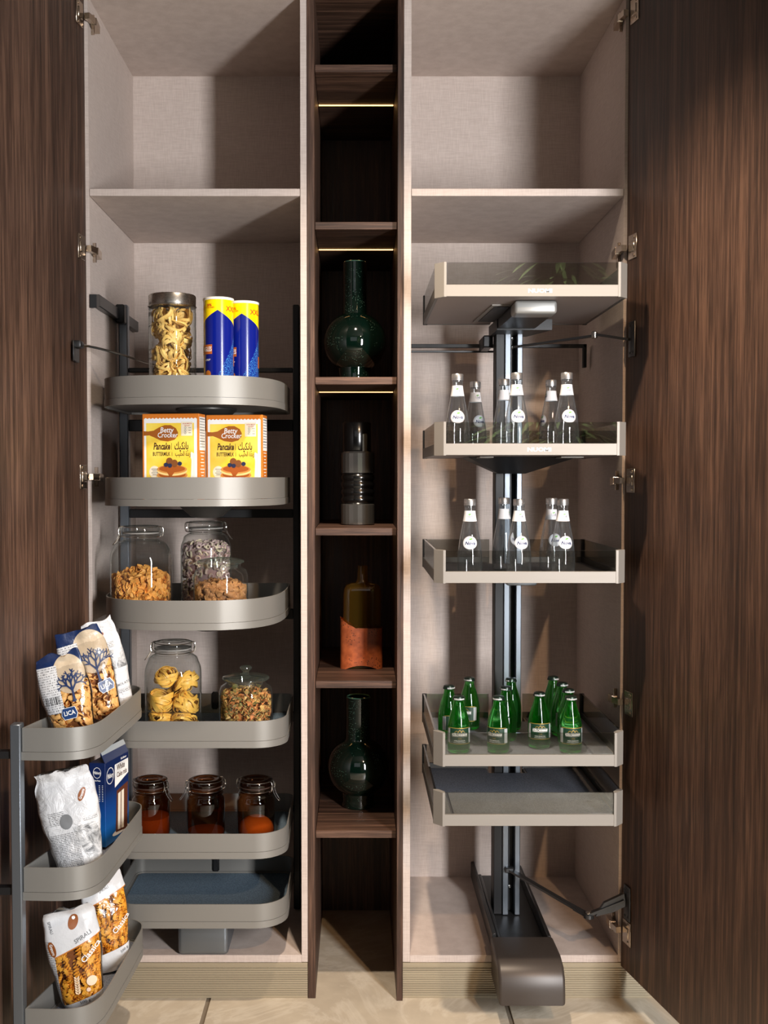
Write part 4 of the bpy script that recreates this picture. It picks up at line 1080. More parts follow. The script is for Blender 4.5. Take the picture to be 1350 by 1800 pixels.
z4f = LT[3][1] + 0.0157
j = clip_jar('pasta_jar', (-0.500, 0.022, z4f), 0.0755, 0.256, 0.050, 'clip-top glass jar holding large yellow tagliatelle nests', R(178), shoulder=0.76, pw=2.5)
NC = [(-0.033, -0.028, 0.036, 0.034), (0.033, -0.03, 0.034, 0.034), (0.0, 0.036, 0.036, 0.034), (-0.031, -0.024, 0.097, 0.036), (0.035, -0.014, 0.089, 0.035), (0.004, 0.036, 0.098, 0.034), (0.031, 0.012, 0.142, 0.030), (-0.018, -0.006, 0.158, 0.029)]
for k, (x, y, z, r) in enumerate(NC):
    nm = nest_mesh(r * 1.2, 40 + k, 0.0072, 13); c0 = Vector((x, y, z))
    rot = Euler((rnd.uniform(-0.5, 0.5), rnd.uniform(-0.5, 0.5), rnd.uniform(0, 6))).to_matrix()
    out = []
    for v in nm.v:
        v = c0 + rot @ Vector(v)
        for k2, o2 in enumerate(NC):                      # neighbours press each other flat
            if k2 == k: continue
            c2_ = Vector(o2[:3]); d_ = (c2_ - c0); L_ = d_.length; d_ /= L_
            over = (v - c0).dot(d_) - (L_ / 2 - 0.0006)
            if over > 0: v = v - d_ * over
        rr = math.hypot(v.x, v.y)
        if rr > 0.0705: v.x *= 0.0705 / rr; v.y *= 0.0705 / rr
        v.z = max(v.z, 0.008)
        out.append(tuple(v - c0))
    nm.v = out
    o = link('pasta_nest', nm.mesh('pasta_nest', 'pasta_deep', True, 50))
    o.location = Vector(j.location) + c0
    tag(o, 'yellow nest of tagliatelle ribbons inside the clip-top pasta jar', 'pasta', 'tagliatelle nests in the jar')
j = knob_jar('pasta_jar', (-0.304, 0.04, z4f), 0.0735, 0.186, 0.055, 'squat glass jar of mixed orange and green twisted pasta with a knobbed lid')
mb = core(MB(), 0.05, 0.09, 0.01); pack(mb, [twist_proto(0.042, 0.014), twist_proto(0.034, 0.012)], 420, 0.061, 0.098, sc=(0.8, 1.15), dome=0.012)
stuffed('twisted_pasta', j.location, mb, 'tricolor', 'orange, cream and green twisted pasta filling the squat knobbed jar', 'pasta', 0.070)

z5f = LT[4][1] + 0.0157
M['spice_o'] = food('orange_spice', C(236, 160, 84), C(250, 190, 112), 0.9, 200)
M['spice_b'] = food('brown_spice', C(170, 104, 54), C(196, 128, 72), 0.9, 200)
M['spice_d'] = food('dark_spice', C(140, 90, 54), C(170, 112, 66), 0.9, 200)
for u, rot, lab, mt, hh, nm in ((-0.570, R(-28), 'amber glass clip-top jar half full of brown powder, nearest the door trays', 'spice_b', 0.062, 'smooth brown powder in the amber jar beside the door trays'),
                           (-0.418, R(202), 'amber glass clip-top jar with only a little dark spice, between two others', 'spice_d', 0.022, 'thin layer of dark spice in the middle amber jar'),
                           (-0.279, R(-22), 'amber glass clip-top jar holding a bright orange heap of powder', 'spice_o', 0.034, 'bright orange powder heaped in the amber jar')):
    j = clip_jar('spice_jar', (u, 0.055, z5f), 0.0525, 0.166, 0.045, lab, rot, 'amber', 0.70, 'amber', group='amber spice jars')
    m = MB()
    if mt == 'spice_o':
        m.lathe(smooth_prof([(0.0, 0.003), (0.030, 0.0035), (0.0465, 0.012), (0.049, 0.026), (0.042, 0.044), (0.026, 0.057), (0.008, 0.0615), (0.0, 0.062)], 3), 32)
    else:
        m.lathe([(0.0, 0.003), (0.046, 0.0035), (0.0505, 0.012), (0.0505, hh), (0.03, hh + 0.004), (0.0, hh + 0.005)], 32)
    stuffed('spice_powder', j.location, m, mt, nm, 'spice')

# ------------------------------------------------------------------ bags on the door trays
def bag_surface(w, d, h, seed, crimp=0.82, wr=1.0, fold=0.0):
    o = Vector((seed * 3.7, seed * 1.9, 0))
    wpf = interp([(0.68, 0.0), (0.77, 0.08), (0.84, 0.25), (0.97, 0.45), (1.0, 0.6), (0.95, 0.8), (0.80, 1.0)]); dpf = interp([(0.80, 0.0), (0.97, 0.08), (1.0, 0.3), (0.92, 0.55), (0.62, 0.75), (0.2, 0.9), (0.09, 1.0)])
    def f(a, t, k=1.0):
        wp = wpf(t); dp = dpf(t)
        ca, sa = math.cos(a), math.sin(a); pw = 2.7
        q = (abs(ca) ** pw + abs(sa) ** pw) ** (-1 / pw)
        x = w / 2 * wp * q * ca * k; y = d / 2 * dp * q * sa * k; z = h * t
        amp = (0.0016 + 0.010 * max(0, t - 0.6)) * wr
        nn = noise.noise(Vector((x * 22, y * 22, z * 16)) + o) + 0.6 * noise.noise(Vector((x * 50, y * 50, z * 30)) + o)
        y += amp * nn * (1 if sa > 0 else -1) * -1.0; x += amp * 0.7 * noise.noise(Vector((z * 30, a, 3)) + o)
        y += fold * max(0, t - crimp) ** 1.3 * h * 4
        z += -0.012 * h / 0.25 * (1 - abs(sa)) * 0 + 0.016 * noise.noise(Vector((x * 34, seed, 7))) * max(0, t - 0.85) / 0.15
        if fold: z -= abs(fold) * max(0, t - crimp) ** 1.3 * h * 1.6
        return Vector((x, y, max(z, 0.0)))
    def clampin(p, lim=0.93):
        t = min(max(p[2] / h, 0), 1); q = ((abs(p[0]) / (w / 2 * wpf(t))) ** 2.7 + (abs(p[1]) / (d / 2 * dpf(t))) ** 2.7) ** (1 / 2.7)
        k = min(1.0, lim / max(q, 1e-6)); return (p[0] * k, p[1] * k, max(p[2], 0.003))
    f.clamp = clampin
    return f
def make_bag(name, loc, size, rot, mat, label, seed, wr=1.0, fold=0.0, group=None):
    w, d, h = size; f = bag_surface(w, d, h, seed, wr=wr, fold=fold)
    nu, nv = 56, 40; v = []
    for j in range(nv + 1):
        for i in range(nu): v.append(f(2 * PI * i / nu, j / nv))
    q = [(j * nu + i, j * nu + (i + 1) % nu, (j + 1) * nu + (i + 1) % nu, (j + 1) * nu + i) for j in range(nv) for i in range(nu)]
    q += [tuple(range(nu - 1, -1, -1)), tuple(nv * nu + i for i in range(nu))]
    mb = MB().add(v, q)
    lift = abs(math.sin(rot[1])) * w * 0.35 + abs(math.sin(rot[0])) * d * 0.42 + 0.0008
    b = thing(name, (loc[0], loc[1], loc[2] + lift), label, 'bag', group); b.rotation_euler = rot
    bvh = BVHTree.FromPolygons([Vector(p) for p in mb.v], [list(x) for x in mb.f])
    part('bag_film', mb, mat, b, world=False, ang=70)
    return b, f, bvh
M['pasta_gap_shade'] = plain('gap_shade_brown', C(120, 66, 18), 0.8)  # shade in the gaps between pasta pieces, put into the core's dark colour
def filling(b, f, protos, n, t0, t1, mat, amin, amax, name):
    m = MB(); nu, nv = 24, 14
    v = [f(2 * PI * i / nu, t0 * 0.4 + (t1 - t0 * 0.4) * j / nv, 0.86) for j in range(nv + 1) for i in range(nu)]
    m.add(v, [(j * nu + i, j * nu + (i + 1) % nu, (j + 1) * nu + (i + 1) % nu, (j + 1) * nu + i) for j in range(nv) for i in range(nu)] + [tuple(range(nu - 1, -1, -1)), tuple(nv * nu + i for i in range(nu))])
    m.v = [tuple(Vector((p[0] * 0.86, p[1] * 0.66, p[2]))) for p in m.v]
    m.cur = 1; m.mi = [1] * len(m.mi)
    for i in range(n):
        a = rnd.uniform(amin, amax); t = rnd.uniform(t0, t1); p = f(a, t, 1.0)
        p = Vector((p.x * 0.86, p.y * 0.74, p.z + 0.003))
        k = len(m.v)
        m.merge(protos[i % len(protos)], Matrix.Translation(p) @ (rrot() if protos is not fus else Euler((rnd.gauss(0, 0.45), rnd.gauss(0, 0.5), rnd.uniform(0, 6))).to_matrix().to_4x4()))
    m.v = [f.clamp(p_) for p_ in m.v]
    part(name, m, [mat, M['pasta_gap_shade']], b, world=False, kind='stuff', ang=50)
def film_mix(t, mask, print_col, rough=0.35):
    """print where mask is 0, clear film where it is 1"""
    lw = t.n('ShaderNodeLayerWeight'); lw.inputs[0].default_value = 0.5
    fr = t.math('MULTIPLY_ADD', t.math('POWER', lw.outputs['Facing'], 3.0), 0.6, 0.05, clamp=True)
    tr = t.n('ShaderNodeBsdfTransparent'); tr.inputs[0].default_value = (0.97, 0.96, 0.94, 1)
    gl = t.n('ShaderNodeBsdfGlossy'); gl.inputs['Roughness'].default_value = 0.14
    nrm = t.bump(t.noise(t.coord(), 70, 3), 0.35, 0.004); t.link(nrm, gl.inputs['Normal'])
    a = t.n('ShaderNodeMixShader'); t.put(a.inputs[0], fr); t.link(tr.outputs[0], a.inputs[1]); t.link(gl.outputs[0], a.inputs[2])
    pb_ = t.bsdf(base=print_col, rough=rough, normal=nrm, coat=0.15)
    mx = t.n('ShaderNodeMixShader'); t.put(mx.inputs[0], mask); t.link(pb_, mx.inputs[1]); t.link(a.outputs[0], mx.inputs[2])
    return t.done(mx.outputs[0])
def text_lines(t, x, z, freq=180.0, xf=420.0, dens=0.46):
    row = t.math('FRACT', t.mul(z, freq)); on = t.mul(t.gt(row, 0.35), t.lt(row, 0.85))
    cv = t.n('ShaderNodeCombineXYZ'); t.put(cv.inputs[0], t.mul(x, xf)); t.put(cv.inputs[2], t.math('FLOOR', t.mul(z, freq)))
    return t.mul(on, t.gt(t.noise(cv.outputs[0], 1.0, 1), dens))
def box_mask(t, x, z, x0, x1, z0, z1):
    return t.mul(t.mul(t.gt(x, x0), t.lt(x, x1)), t.mul(t.gt(z, z0), t.lt(z, z1)))
WHITE = C(214, 215, 217)
def fusilli_bag_mat(name, w, h, ztop, zbot, slope, xl):
    t = NT(name); x, y, z = t.xyz()
    m = t.mul(t.mul(t.lt(z, t.math('MULTIPLY_ADD', x, slope, ztop)), t.gt(z, t.math('MULTIPLY_ADD', x, slope * 0.6, zbot))), t.mul(t.gt(x, xl), t.lt(y, 0.012)))
    edge = t.mul(t.math('LESS_THAN', t.math('ABSOLUTE', t.math('SUBTRACT', z, t.math('MULTIPLY_ADD', x, slope, ztop + 0.001))), 0.0014), t.mul(t.gt(x, xl), t.lt(y, 0.01)))
    col = t.mixc(edge, WHITE, C(196, 120, 50))
    tx = t.mul(text_lines(t, y, z, 230, 500, 0.44), t.mul(t.lt(x, xl), t.mul(t.lt(z, h * 0.66), t.gt(z, h * 0.1))))
    col = t.mixc(t.mul(tx, 0.75), col, C(92, 88, 86))
    return film_mix(t, m, col)
def oval_logo(b, bvh, x, z, rot, s=1.0, txt='Granoro'):
    m = MB(); m.cur = 0; on_mesh(m, disc2d(0.0185 * s, 0.0085 * s, 26, 5), bvh, x, z, rot, 0.0008)
    m.cur = 1; on_mesh(m, text2d(txt, 0.0105 * s, 0.1, 0.02, 0.72), bvh, x, z, rot, 0.0014)
    part('logo', m, ['brownprint', 'white'], b, world=False, label='brown oval logo with white script')
def bag_text(b, bvh, items, mat='grey_print', name='lettering'):
    for s, size, x, z, rot, xs in items:
        m = MB(); on_mesh(m, text2d(s, size, 0, 0.012, xs), bvh, x, z, rot, 0.0009); part(name, m, mat, b, world=False)
fus = [fusilli_proto(0.044, 0.0068, 6), fusilli_proto(0.038, 0.0066, 6)]
conch = [shell_proto(0.014), shell_proto(0.0115)]
ZD = [0.8081 + 0.0157, 0.499 + 0.0157, 0.186 + 0.0157]
# two spiral pasta bags, lowest door tray
b, f, bv = make_bag('pasta_bag', (-0.631, -0.447, ZD[2]), (0.126, 0.07, 0.246), (R(-4), R(-9), R(14)), fusilli_bag_mat('spiral_bag_print', 0.122, 0.246, 0.135, 0.018, 0.28, -0.044), 'white pasta bag with a big window of orange spirals, leaning towards the tray rim', 3, 1.4, -0.35)
filling(b, f, fus, 125, 0.05, 0.64, 'fusilli', PI * 1.0, PI * 2.05, 'pasta_spirals')
oval_logo(b, bv, -0.047, 0.143, R(-80), 0.95)
m = MB(); m.cur = 0; on_mesh(m, disc2d(0.011, 0.017, 22, 4), bv, 0.008, 0.193, R(-25), 0.0008); m.cur = 1; on_mesh(m, disc2d(0.004, 0.004, 12, 2), bv, 0.010, 0.201, 0, 0.0012)
part('emblem', m, ['brownprint', 'white'], b, world=False)
bag_text(b, bv, [('SPIRALI', 0.013, 0.024, 0.156, R(20), 1.0), ('SPIRALI', 0.0085, -0.044, 0.190, R(-80), 1.0), ('500 g', 0.011, 0.006, 0.013, R(6), 1.0)])
bag_text(b, bv, [('Classica', 0.019, 0.036, 0.120, R(38), 0.9)], 'white')
for dx, dz, r in ((0.028, 0.056, 0.012), (0.018, 0.038, 0.005)):
    m = MB(); on_mesh(m, disc2d(r, r * 0.95, 14, 3), bv, dx, dz, 0, 0.0009); part('flower_print', m, plain('pale_pink_print', C(240, 206, 178), 0.5), b, world=False)
m = MB()
for i in range(7):
    for s in (-1, 1): on_mesh(m, poly2d([(0, 0), (s * 0.0055, 0.003), (s * 0.006, 0.0085), (s * 0.001, 0.005)]), bv, -0.006 + 0.0004 * i, 0.032 + i * 0.0058, 0, 0.0009)
part('wheat_print', m, M['flower'] if 'flower' in M else plain('pale_wheat_print', C(244, 214, 176), 0.5), b, world=False)
b, f, bv = make_bag('pasta_bag', (-0.607, -0.262, ZD[2]), (0.114, 0.066, 0.244), (R(-3), R(-6), R(24)), fusilli_bag_mat('second_spiral_bag_print', 0.116, 0.244, 0.178, 0.052, 0.3, -0.042), 'white pasta bag of short orange twists standing behind the leaning spiral bag', 8, 1.0, -0.1)
filling(b, f, fus, 120, 0.18, 0.80, 'fusilli', PI * 1.0, PI * 2.05, 'pasta_spirals')
oval_logo(b, bv, 0.006, 0.216, R(22), 0.8)
bag_text(b, bv, [('500 g', 0.0095, 0.03, 0.047, R(22), 1.0), ('SPIRALI', 0.009, 0.0, 0.2, R(20), 0.9)])
bag_text(b, bv, [('Classica', 0.019, 0.03, 0.112, R(40), 0.9)], 'white')

# plain white bag, middle door tray
def white_bag_mat(name, w, h, ph):
    t = NT(name); x, y, z = t.xyz()
    n = t.noise(t.coord(), 38, 5, 0.65, 0.8)
    col = WHITE
    photo = box_mask(t, t.math('MULTIPLY_ADD', z, 0.25, x), z, *ph[0])
    front = t.lt(y, 0.004)
    col = t.mixc(t.mul(photo, front), col, t.ramp(n, [(0.35, C(96, 98, 100)), (0.5, C(178, 180, 182)), (0.68, C(226, 227, 228))]))
    for q in ph[1:]:
        col = t.mixc(t.mul(t.mul(box_mask(t, x, z, *q), front), t.mul(text_lines(t, x, z, 260, 460, 0.45), 0.8)), col, C(96, 96, 98))
    nrm = t.bump(t.noise(t.coord(), 34, 4, 0.6, 0.8), 0.75, 0.008)
    return t.done(t.bsdf(base=col, rough=0.32, normal=nrm, coat=0.2))
b, f, bv = make_bag('flour_bag', (-0.628, -0.465, ZD[1]), (0.134, 0.074, 0.252), (R(-3), R(-11), R(12)),
    white_bag_mat('white_bag_print', 0.132, 0.252, [(0.03, 0.08, 0.025, 0.11), (-0.05, 0.012, 0.01, 0.1), (-0.045, -0.01, 0.12, 0.15), (0.028, 0.06, 0.115, 0.125)]), 'crumpled white paper bag with grey print on the middle door tray', 14, 2.4, -0.25)
oval_logo(b, bv, 0.036, 0.176, R(60), 0.85)
m = MB(); on_mesh(m, disc2d(0.014, 0.017, 18, 4), bv, -0.008, 0.125, R(-10), 0.0009); part('portrait_print', m, plain('grey_photo_print', C(120, 122, 124), 0.5), b, world=False)

# blue cake mix box, middle door tray
w, d, h = 0.042, 0.142, 0.205
bx = thing('cake_mix_box', (-0.619, -0.226, ZD[1] + 0.0036), 'dark blue cake mix box with a cake slice picture on the middle door tray', 'box')
bx.rotation_euler = (R(-2), R(-1), R(-11))
t = NT('blue_carton_print'); x, y, z = t.xyz()
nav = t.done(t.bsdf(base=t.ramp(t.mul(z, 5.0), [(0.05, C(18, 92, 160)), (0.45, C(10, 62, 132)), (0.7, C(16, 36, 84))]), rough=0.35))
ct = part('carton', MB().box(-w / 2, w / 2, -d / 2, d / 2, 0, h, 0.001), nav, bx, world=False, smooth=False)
fl_ = MB(); fl_.bar((w / 2, 0, h), (w / 2 - 0.024, 0, h + 0.026), d, 0.0012, (0, 1, 0)); 
fl_ = MB().add([(w / 2, -d / 2, h), (w / 2, d / 2, h), (w / 2 - 0.014, d / 2, h + 0.030), (w / 2 - 0.014, -d / 2, h + 0.030), (w / 2 - 0.0012, -d / 2, h), (w / 2 - 0.0012, d / 2, h), (w / 2 - 0.0152, d / 2, h + 0.0295), (w / 2 - 0.0152, -d / 2, h + 0.0295)],
               [(0, 1, 2, 3), (7, 6, 5, 4), (0, 3, 7, 4), (1, 5, 6, 2), (2, 6, 7, 3), (0, 4, 5, 1)])
part('flap', fl_, nav, ct, world=False, smooth=False)
fp = MB().add([(w / 2 - 0.0138, -d / 2, h + 0.0306), (w / 2 - 0.0138, d / 2, h + 0.0306), (w / 2 - 0.008, d / 2, h + 0.0182), (w / 2 - 0.008, -d / 2, h + 0.0182)], [(0, 1, 2, 3)])
fp.v = [(a + 0.0006, c_, e) for a, c_, e in fp.v]
part('flap_edge', fp, 'silverlab', ct, world=False, smooth=False)
def bface(m, sh, side, x, z, k):
    if side == 'F': on_plane(m, at2d(sh, x, z), (0, -d / 2, 0), (1, 0, 0), (0, 0, 1), 0.0003 * k)
    else: on_plane(m, at2d(sh, x, z), (w / 2, 0, 0), (0, 1, 0), (0, 0, 1), 0.0003 * k)
m = MB(); m.cur = 0
bface(m, disc2d(0.0105, 0.0135, 24, 1, 0.9), 'F', 0, 0.181, 1); bface(m, text2d('Pillsbury', 0.0092, 0.1, 0.03, 0.62), 'F', 0, 0.181, 2)
bface(m, text2d('Nutrition Facts', 0.0052, 0, 0.03, 0.8), 'F', -0.004, 0.162, 1)
for i in range(10):
    bface(m, grid2d(0.010 - (i % 3) * 0.002, 0.0012, 1, 1), 'F', -0.011, 0.150 - i * 0.0042, 1); bface(m, grid2d(0.003, 0.0012, 1, 1), 'F', 0.006, 0.150 - i * 0.0042, 1); bface(m, grid2d(0.003, 0.0012, 1, 1), 'F', 0.014, 0.150 - i * 0.0042, 1)
part('nutrition_print', m, 'white', ct, world=False, smooth=False); m = MB()
bface(m, disc2d(0.022, 0.0205, 28, 1, 0.9), 'S', -0.042, 0.168, 1); bface(m, text2d('Pillsbury', 0.0155, 0.1, 0.03, 0.66), 'S', -0.042, 0.168, 2)
part('logo_print', m, 'white', ct, world=False, smooth=False); m = MB()
bface(m, text2d('Rich flavour', 0.008, 0, 0.03, 0.9), 'S', 0.04, 0.196, 1)
part('print', m, 'white', ct, world=False, smooth=False)
m = MB(); m.cur = 0; bface(m, poly2d([(-0.015, 0.132), (0.068, 0.152), (0.068, 0.189), (-0.015, 0.189)]), 'S', 0, 0, 1.5)
m.cur = 1; bface(m, text2d('White', 0.021, 0, 0.02, 0.9), 'S', 0.022, 0.178, 2.5); bface(m, text2d('Cake mix', 0.018, 0, 0.02, 0.9), 'S', 0.028, 0.16, 2.5)
part('title_print', m, ['white', 'darkbrown'], ct, world=False, smooth=False)
m = MB(); m.cur = 0; bface(m, poly2d([(-0.012, 0.02), (0.06, 0.012), (0.066, 0.13), (-0.004, 0.122)]), 'S', 0, 0, 1)
m.cur = 1; bface(m, poly2d([(0.0, 0.024), (0.016, 0.022), (0.02, 0.115), (0.004, 0.113)]), 'S', 0, 0, 2); bface(m, poly2d([(0.021, 0.022), (0.037, 0.02), (0.04, 0.117), (0.025, 0.115)]), 'S', 0, 0, 2)
m.cur = 2; bface(m, disc2d(0.05, 0.007, 26, 1), 'S', 0.018, 0.018, 0.7)
part('cake_print', m, [plain('chocolate_print', C(92, 48, 30), 0.5), plain('sponge_print', C(232, 222, 204), 0.5), 'white'], ct, world=False, smooth=False)

# three bags on the top door tray
def tree_bag_mat(name, w, h):
    t = NT(name); x, y, z = t.xyz()
    front = t.lt(y, 0.014)
    navy = C(22, 42, 84)
    vec = t.mapped((1.0, 0.0, 0.75)); wob = t.noise(t.coord(), 30, 2)
    vv = t.n('ShaderNodeMapping'); t.link(vec, vv.inputs[0]); 
    e1 = t.lt(t.voro(vec, 62, 'DISTANCE_TO_EDGE'), 0.07); e2 = t.lt(t.voro(vec, 120, 'DISTANCE_TO_EDGE'), 0.06)
    canopy = t.lt(t.math('POWER', t.add(t.math('POWER', t.math('MULTIPLY', t.math('SUBTRACT', x, w * 0.16), 1.25), 2.0), t.math('POWER', t.math('MULTIPLY', t.math('SUBTRACT', z, h * 0.74), 1.0), 2.0)), 0.5), h * 0.22)
    tree = t.mul(canopy, 0.0)
    top = t.gt(t.add(z, t.mul(wob, 0.02)), h * 0.885)
    label_ = box_mask(t, x, z, -w * 0.46, -w * 0.06, h * 0.33, h * 0.86)
    tx = t.mul(label_, t.mul(text_lines(t, x, z, 190, 380, 0.5), 0.75))
    bars = t.mul(box_mask(t, x, z, -w * 0.40, -w * 0.1, h * 0.43, h * 0.52), t.gt(t.noise(t.mapped((1, 0, 0)), 700, 0), 0.5))
    leftw = t.lt(x, -w * 0.47)
    col = t.mixc(label_, navy, WHITE); col = t.mixc(tx, col, C(70, 72, 76)); col = t.mixc(bars, col, C(30, 30, 32)); col = t.mixc(t.mul(leftw, t.math('SUBTRACT', 1.0, top)), col, WHITE)
    col = t.mixc(t.mul(t.mul(leftw, text_lines(t, y, z, 240, 420, 0.45)), 0.7), col, C(90, 90, 92))
    kraft = t.mul(canopy, t.math('SUBTRACT', 1.0, tree))
    col = t.mixc(t.mul(kraft, t.math('SUBTRACT', 1.0, label_)), col, C(196, 178, 152))
    printed = t.math('MAXIMUM', t.math('MAXIMUM', top, label_), t.math('MAXIMUM', t.math('MAXIMUM', tree, leftw), t.mul(canopy, 0.75)))
    mask = t.mul(t.math('SUBTRACT', 1.0, printed), front)
    return film_mix(t, mask, col)
def tree_print(b, bvh, w, h, seed):
    rg = random.Random(seed); m = MB()
    def br(x, z, a, L, th, dep):
        x2 = x + L * math.sin(a); z2 = z + L * math.cos(a)
        nx, nz = math.cos(a), -math.sin(a)
        on_mesh(m, poly2d([(x - nx * th, z - nz * th), (x + nx * th, z + nz * th), (x2 + nx * th * 0.75, z2 + nz * th * 0.75), (x2 - nx * th * 0.75, z2 - nz * th * 0.75)]), bvh, 0, 0, 0, 0.0012)
        if dep == 0: return
        for da in ((-0.62, 0.1, 0.7) if dep > 2 else (-0.6, 0.55)):
            br(x2, z2, a + da + rg.uniform(-0.2, 0.2), L * rg.uniform(0.66, 0.84), max(th * 0.8, 0.0011), dep - 1)
    br(w * 0.17, h * 0.44, 0.0, h * 0.115, 0.0028, 4)
    on_mesh(m, disc2d(0.005, 0.003, 12, 1), bvh, w * 0.17, h * 0.435, 0.3, 0.0012)
    part('tree_print', m, plain('navy_tree_print', C(22, 42, 84), 0.4), b, world=False, smooth=False)
def badge(b, bvh, x, z, rot, s=1.0):
    sh = [(-0.019, -0.004), (-0.014, -0.015), (0.014, -0.015), (0.019, -0.004), (0.015, 0.012), (-0.015, 0.012)]
    m = MB(); m.cur = 1; on_mesh(m, poly2d([(a * 1.07 * s, c_ * 1.09 * s) for a, c_ in sh]), bvh, x, z, rot, 0.0012)
    m.cur = 0; on_mesh(m, poly2d([(a * s, c_ * s) for a, c_ in sh]), bvh, x, z, rot, 0.0017)
    m.cur = 1; on_mesh(m, text2d('LICA', 0.0155 * s, 0, 0.02, 0.85), bvh, x, z - 0.001, rot, 0.0024)
    part('badge', m, [plain('badge_blue', C(28, 58, 108), 0.4), 'white'], b, world=False, label='blue badge with white letters')
b, f, bv = make_bag('pasta_bag', (-0.636, -0.468, ZD[0]), (0.116, 0.064, 0.198), (R(-2), R(-13), R(8)), tree_bag_mat('tree_bag_print', 0.112, 0.198), 'small clear pasta bag with navy tree print and white barcode label', 21, 1.2, -0.1, 'navy tree pasta bags')
filling(b, f, conch, 130, 0.04, 0.6, 'shells', PI * 0.98, PI * 2.02, 'pasta_shells'); badge(b, bv, 0.002, 0.062, 0, 0.9); tree_print(b, bv, 0.116, 0.198, 4)
b, f, bv = make_bag('pasta_bag', (-0.606, -0.33, ZD[0]), (0.122, 0.066, 0.236), (R(-2), R(-16), R(14)), tree_bag_mat('tall_tree_bag_print', 0.122, 0.236), 'tall clear pasta bag with navy tree print, tilted against the white bag', 27, 1.2, -0.1, 'navy tree pasta bags')
filling(b, f, conch, 150, 0.04, 0.62, 'shells', PI * 0.98, PI * 2.02, 'pasta_shells'); badge(b, bv, 0.030, 0.088, R(8), 0.95); tree_print(b, bv, 0.122, 0.236, 9)
bag_text(b, bv, [('TAGLIO GROSSO', 0.006, 0.036, 0.126, R(8), 0.9), ('PASTA', 0.007, 0.034, 0.138, R(8), 0.9)], 'darkbrown')
b, f, bv = make_bag('flour_bag', (-0.592, -0.208, ZD[0]), (0.094, 0.058, 0.24), (R(-2), R(-15), R(14)),
    white_bag_mat('white_farm_bag_print', 0.112, 0.235, [(-0.03, 0.095, 0.112, 0.16), (-0.02, 0.03, 0.165, 0.18), (-0.01, 0.04, 0.05, 0.06)]), 'white paper bag with a grey landscape photo behind the navy tree bags', 33, 1.2, -0.05)
oval_logo(b, bv, -0.004, 0.203, R(6), 0.85)
bag_text(b, bv, [('SEMOLATA', 0.0085, 0.022, 0.072, R(4), 1.0)])

# ------------------------------------------------------------------ ornaments on the open shelves
def vase(loc, body_r, h, neck_r, label):
    b = thing('bubble_glass_vase', loc, label, 'vase', 'green bubble glass vases')
    zb_ = h * 0.12; cz = zb_ * 0.7 + body_r * 0.98
    pr = [(0.0, 0.003), (body_r * 0.52, 0.0), (body_r * 0.55, 0.006), (body_r * 0.50, zb_ * 0.5), (body_r * 0.52, zb_ * 0.72)]
    for a in range(-58, 66, 8): pr.append((body_r * math.cos(R(a)), cz + body_r * math.sin(R(a)) * 0.97))
    zt_ = pr[-1][1]
    pr = [p for p in pr if p[0] > neck_r * 0.98 or p[1] < cz]
    pr += [(neck_r * 1.02, cz + body_r * 0.90), (neck_r, cz + body_r * 0.97), (neck_r * 0.97, h * 0.8), (neck_r, h), (neck_r * 0.86, h), (neck_r * 0.82, h * 0.8), (0.0, h * 0.78)]
    part('body', MB().lathe(pr, 56), 'bubble', b, world=False, ang=50)
    part('rim', MB().tube([(neck_r * 0.93 * math.cos(2 * PI * i / 40), neck_r * 0.93 * math.sin(2 * PI * i / 40), h) for i in range(40)], neck_r * 0.075, 8, True), plain('pale_green_rim_glass', C(70, 104, 84), 0.08), b, world=False)
    return b
vase((-0.005, 0.22, NS[2] + 0.0004), 0.090, 0.345, 0.034, 'dark green bubble glass vase on the shelf above the ribbed bottle')
vase((0.005, 0.24, NS[5] + 0.0004), 0.090, 0.322, 0.036, 'dark green bubble glass vase on the lowest walnut shelf')
dc = thing('ribbed_bottle', (0.003, 0.22, NS[3] + 0.0004), 'black ribbed ornamental bottle with smoky clear glass bands', 'ornament')
part('base', MB().lathe([(0.046, 0.0), (0.049, 0.003), (0.049, 0.058), (0.046, 0.061)], 24), 'smokeglass_ribs', dc, world=False, ang=10)
rb = [(0.047, 0.061)]
for i in range(4):
    z = 0.064 + i * 0.021; rb += [(0.0455, z), (0.049, z + 0.006), (0.049, z + 0.012), (0.0455, z + 0.018)]
part('ribbed_band', MB().lathe(rb + [(0.047, 0.148)], 40), 'blackgloss', dc, world=False)
part('shoulder', MB().lathe([(0.046, 0.148), (0.049, 0.150), (0.049, 0.206), (0.044, 0.211), (0.0, 0.2115)], 24), 'smokeglass_ribs', dc, world=False, ang=10)
part('neck', MB().lathe([(0.0155, 0.2105), (0.0155, 0.26), (0.0135, 0.262), (0.0, 0.262)], 20, (0.014, -0.018, 0)), 'smokeglass_ribs', dc, world=False, ang=10)
part('stopper', MB().lathe([(0.040, 0.2115), (0.041, 0.213), (0.041, 0.292), (0.039, 0.295), (0.0, 0.295)], 36, (-0.003, 0.004, 0)), 'blackgloss', dc, world=False)
av = thing('amber_vase', (0.0135, 0.22, NS[4] + 0.0004), 'flat amber glass bottle vase with a rough rust-coloured base', 'vase')
m = MB(); prof = [(0.86, 0.0), (0.96, 0.003), (1.0, 0.02), (1.0, 0.215), (0.97, 0.228), (0.86, 0.240), (0.62, 0.245), (0.36, 0.247), (0.29, 0.256), (0.26, 0.285), (0.26, 0.296)]
v = []
n = 48
for k, z in prof:
    for i in range(n):
        a = 2 * PI * i / n; ca, sa = math.cos(a), math.sin(a); pw = 4.0 if k > 0.5 else 2.0
        q = (abs(ca) ** pw + abs(sa) ** pw) ** (-1 / pw); sy = 0.026 if k > 0.5 else 0.0562
        v.append((0.0545 * k * q * ca + 0.004 * (z / 0.3), sy * k * q * sa, z))
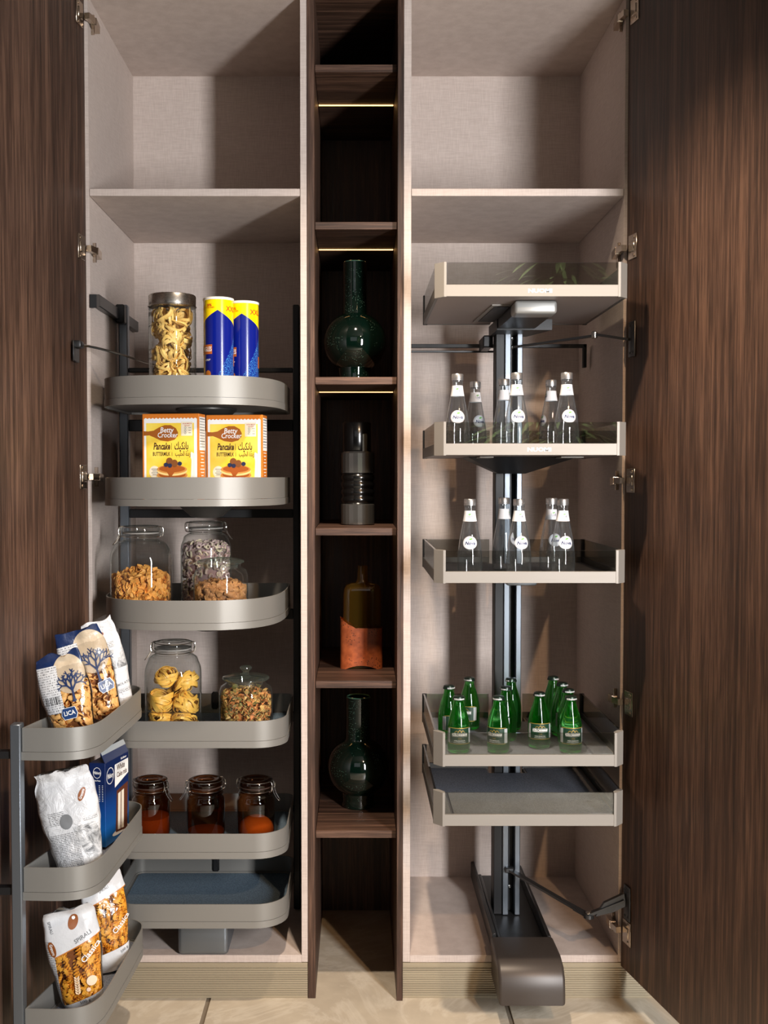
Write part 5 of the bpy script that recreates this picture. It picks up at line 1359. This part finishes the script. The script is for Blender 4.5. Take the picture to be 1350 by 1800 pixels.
m.add(v, [(j * n + i, j * n + (i + 1) % n, (j + 1) * n + (i + 1) % n, (j + 1) * n + i) for j in range(len(prof) - 1) for i in range(n)] + [tuple(range(n - 1, -1, -1))])
part('body', m, 'amber_vase', av, world=False, ang=60)
m = MB(); v = []
for j, z in enumerate((0.0, 0.002, 0.04, 0.08, 0.128, 0.128)):
    for i in range(n):
        a = 2 * PI * i / n; ca, sa = math.cos(a), math.sin(a); q = (abs(ca) ** 5 + abs(sa) ** 5) ** (-0.2)
        k = 1.0 if j < 5 else 0.96
        x = 0.0615 * k * q * ca; y = 0.032 * k * q * sa
        zz = z
        if j >= 4: zz = 0.118 + 0.0 + 0.030 * max(0, (-x - 0.012) / 0.05) ** 1.4 + 0.003 * noise.noise(Vector((x * 90, y * 90, 0)))
        if j == 0: zz = 0.0 + 0.010 * max(0, 1 - (x / 0.045) ** 2) * (1 if sa < 0 else 1)
        if j == 1: zz = 0.002 + 0.010 * max(0, 1 - (x / 0.045) ** 2)
        v.append((x, y, zz))
m.add(v, [(j * n + i, j * n + (i + 1) % n, (j + 1) * n + (i + 1) % n, (j + 1) * n + i) for j in range(5) for i in range(n)])
part('rust_base', m, 'rust', av, world=False, ang=50)

# ------------------------------------------------------------------ tall plant in the room, mirrored in the tray glass
pl = thing('potted_plant', (1.25, -4.15, 0.0), 'tall leafy plant in a grey pot across the room, mirrored in the tray glass', 'plant')
part('pot', MB().lathe([(0.0, 0.0), (0.17, 0.0), (0.18, 0.01), (0.22, 0.44), (0.225, 0.46), (0.205, 0.46), (0.2, 0.42), (0.0, 0.41)], 32), plain('grey_stone_pot', C(110, 108, 104), 0.7), pl, world=False)
part('stem', MB().tube(catmull([(0, 0, 0.4), (0.02, 0.01, 0.9), (-0.02, 0.0, 1.5), (0.02, 0.02, 2.1)], 5), [0.025 - 0.0008 * i for i in range(16)], 8), plain('bark', C(96, 80, 62), 0.8), pl, world=False)
m = MB()
for i in range(900):
    a = rnd.uniform(0, 6.28); z = rnd.uniform(1.35, 2.72); rr = 0.5 * math.sqrt(rnd.random()) * (1.0 if z < 2.4 else 0.7)
    L = rnd.uniform(0.10, 0.22); d0 = Vector((math.cos(a), math.sin(a), rnd.uniform(-0.5, 0.35))).normalized()
    p = Vector((rr * math.cos(a), rr * math.sin(a), z)); pts = [p + d0 * (L * t) + Vector((0, 0, -0.25 * L * t * t)) for t in (0, 0.35, 0.7, 1.0)]
    sd = d0.cross(Vector((rnd.uniform(-0.4, 0.4), 0.2, 1))).normalized()
    ws = (0.002, 0.014, 0.011, 0.0008); v = []
    for q, ww in zip(pts, ws): v += [q - sd * ww, q + sd * ww]
    m.add(v, [(0, 1, 3, 2), (2, 3, 5, 4), (4, 5, 7, 6)])
part('foliage', m, food('olive_green_leaf', C(74, 98, 52), C(128, 146, 92), 0.5, 30), pl, world=False, kind='stuff')
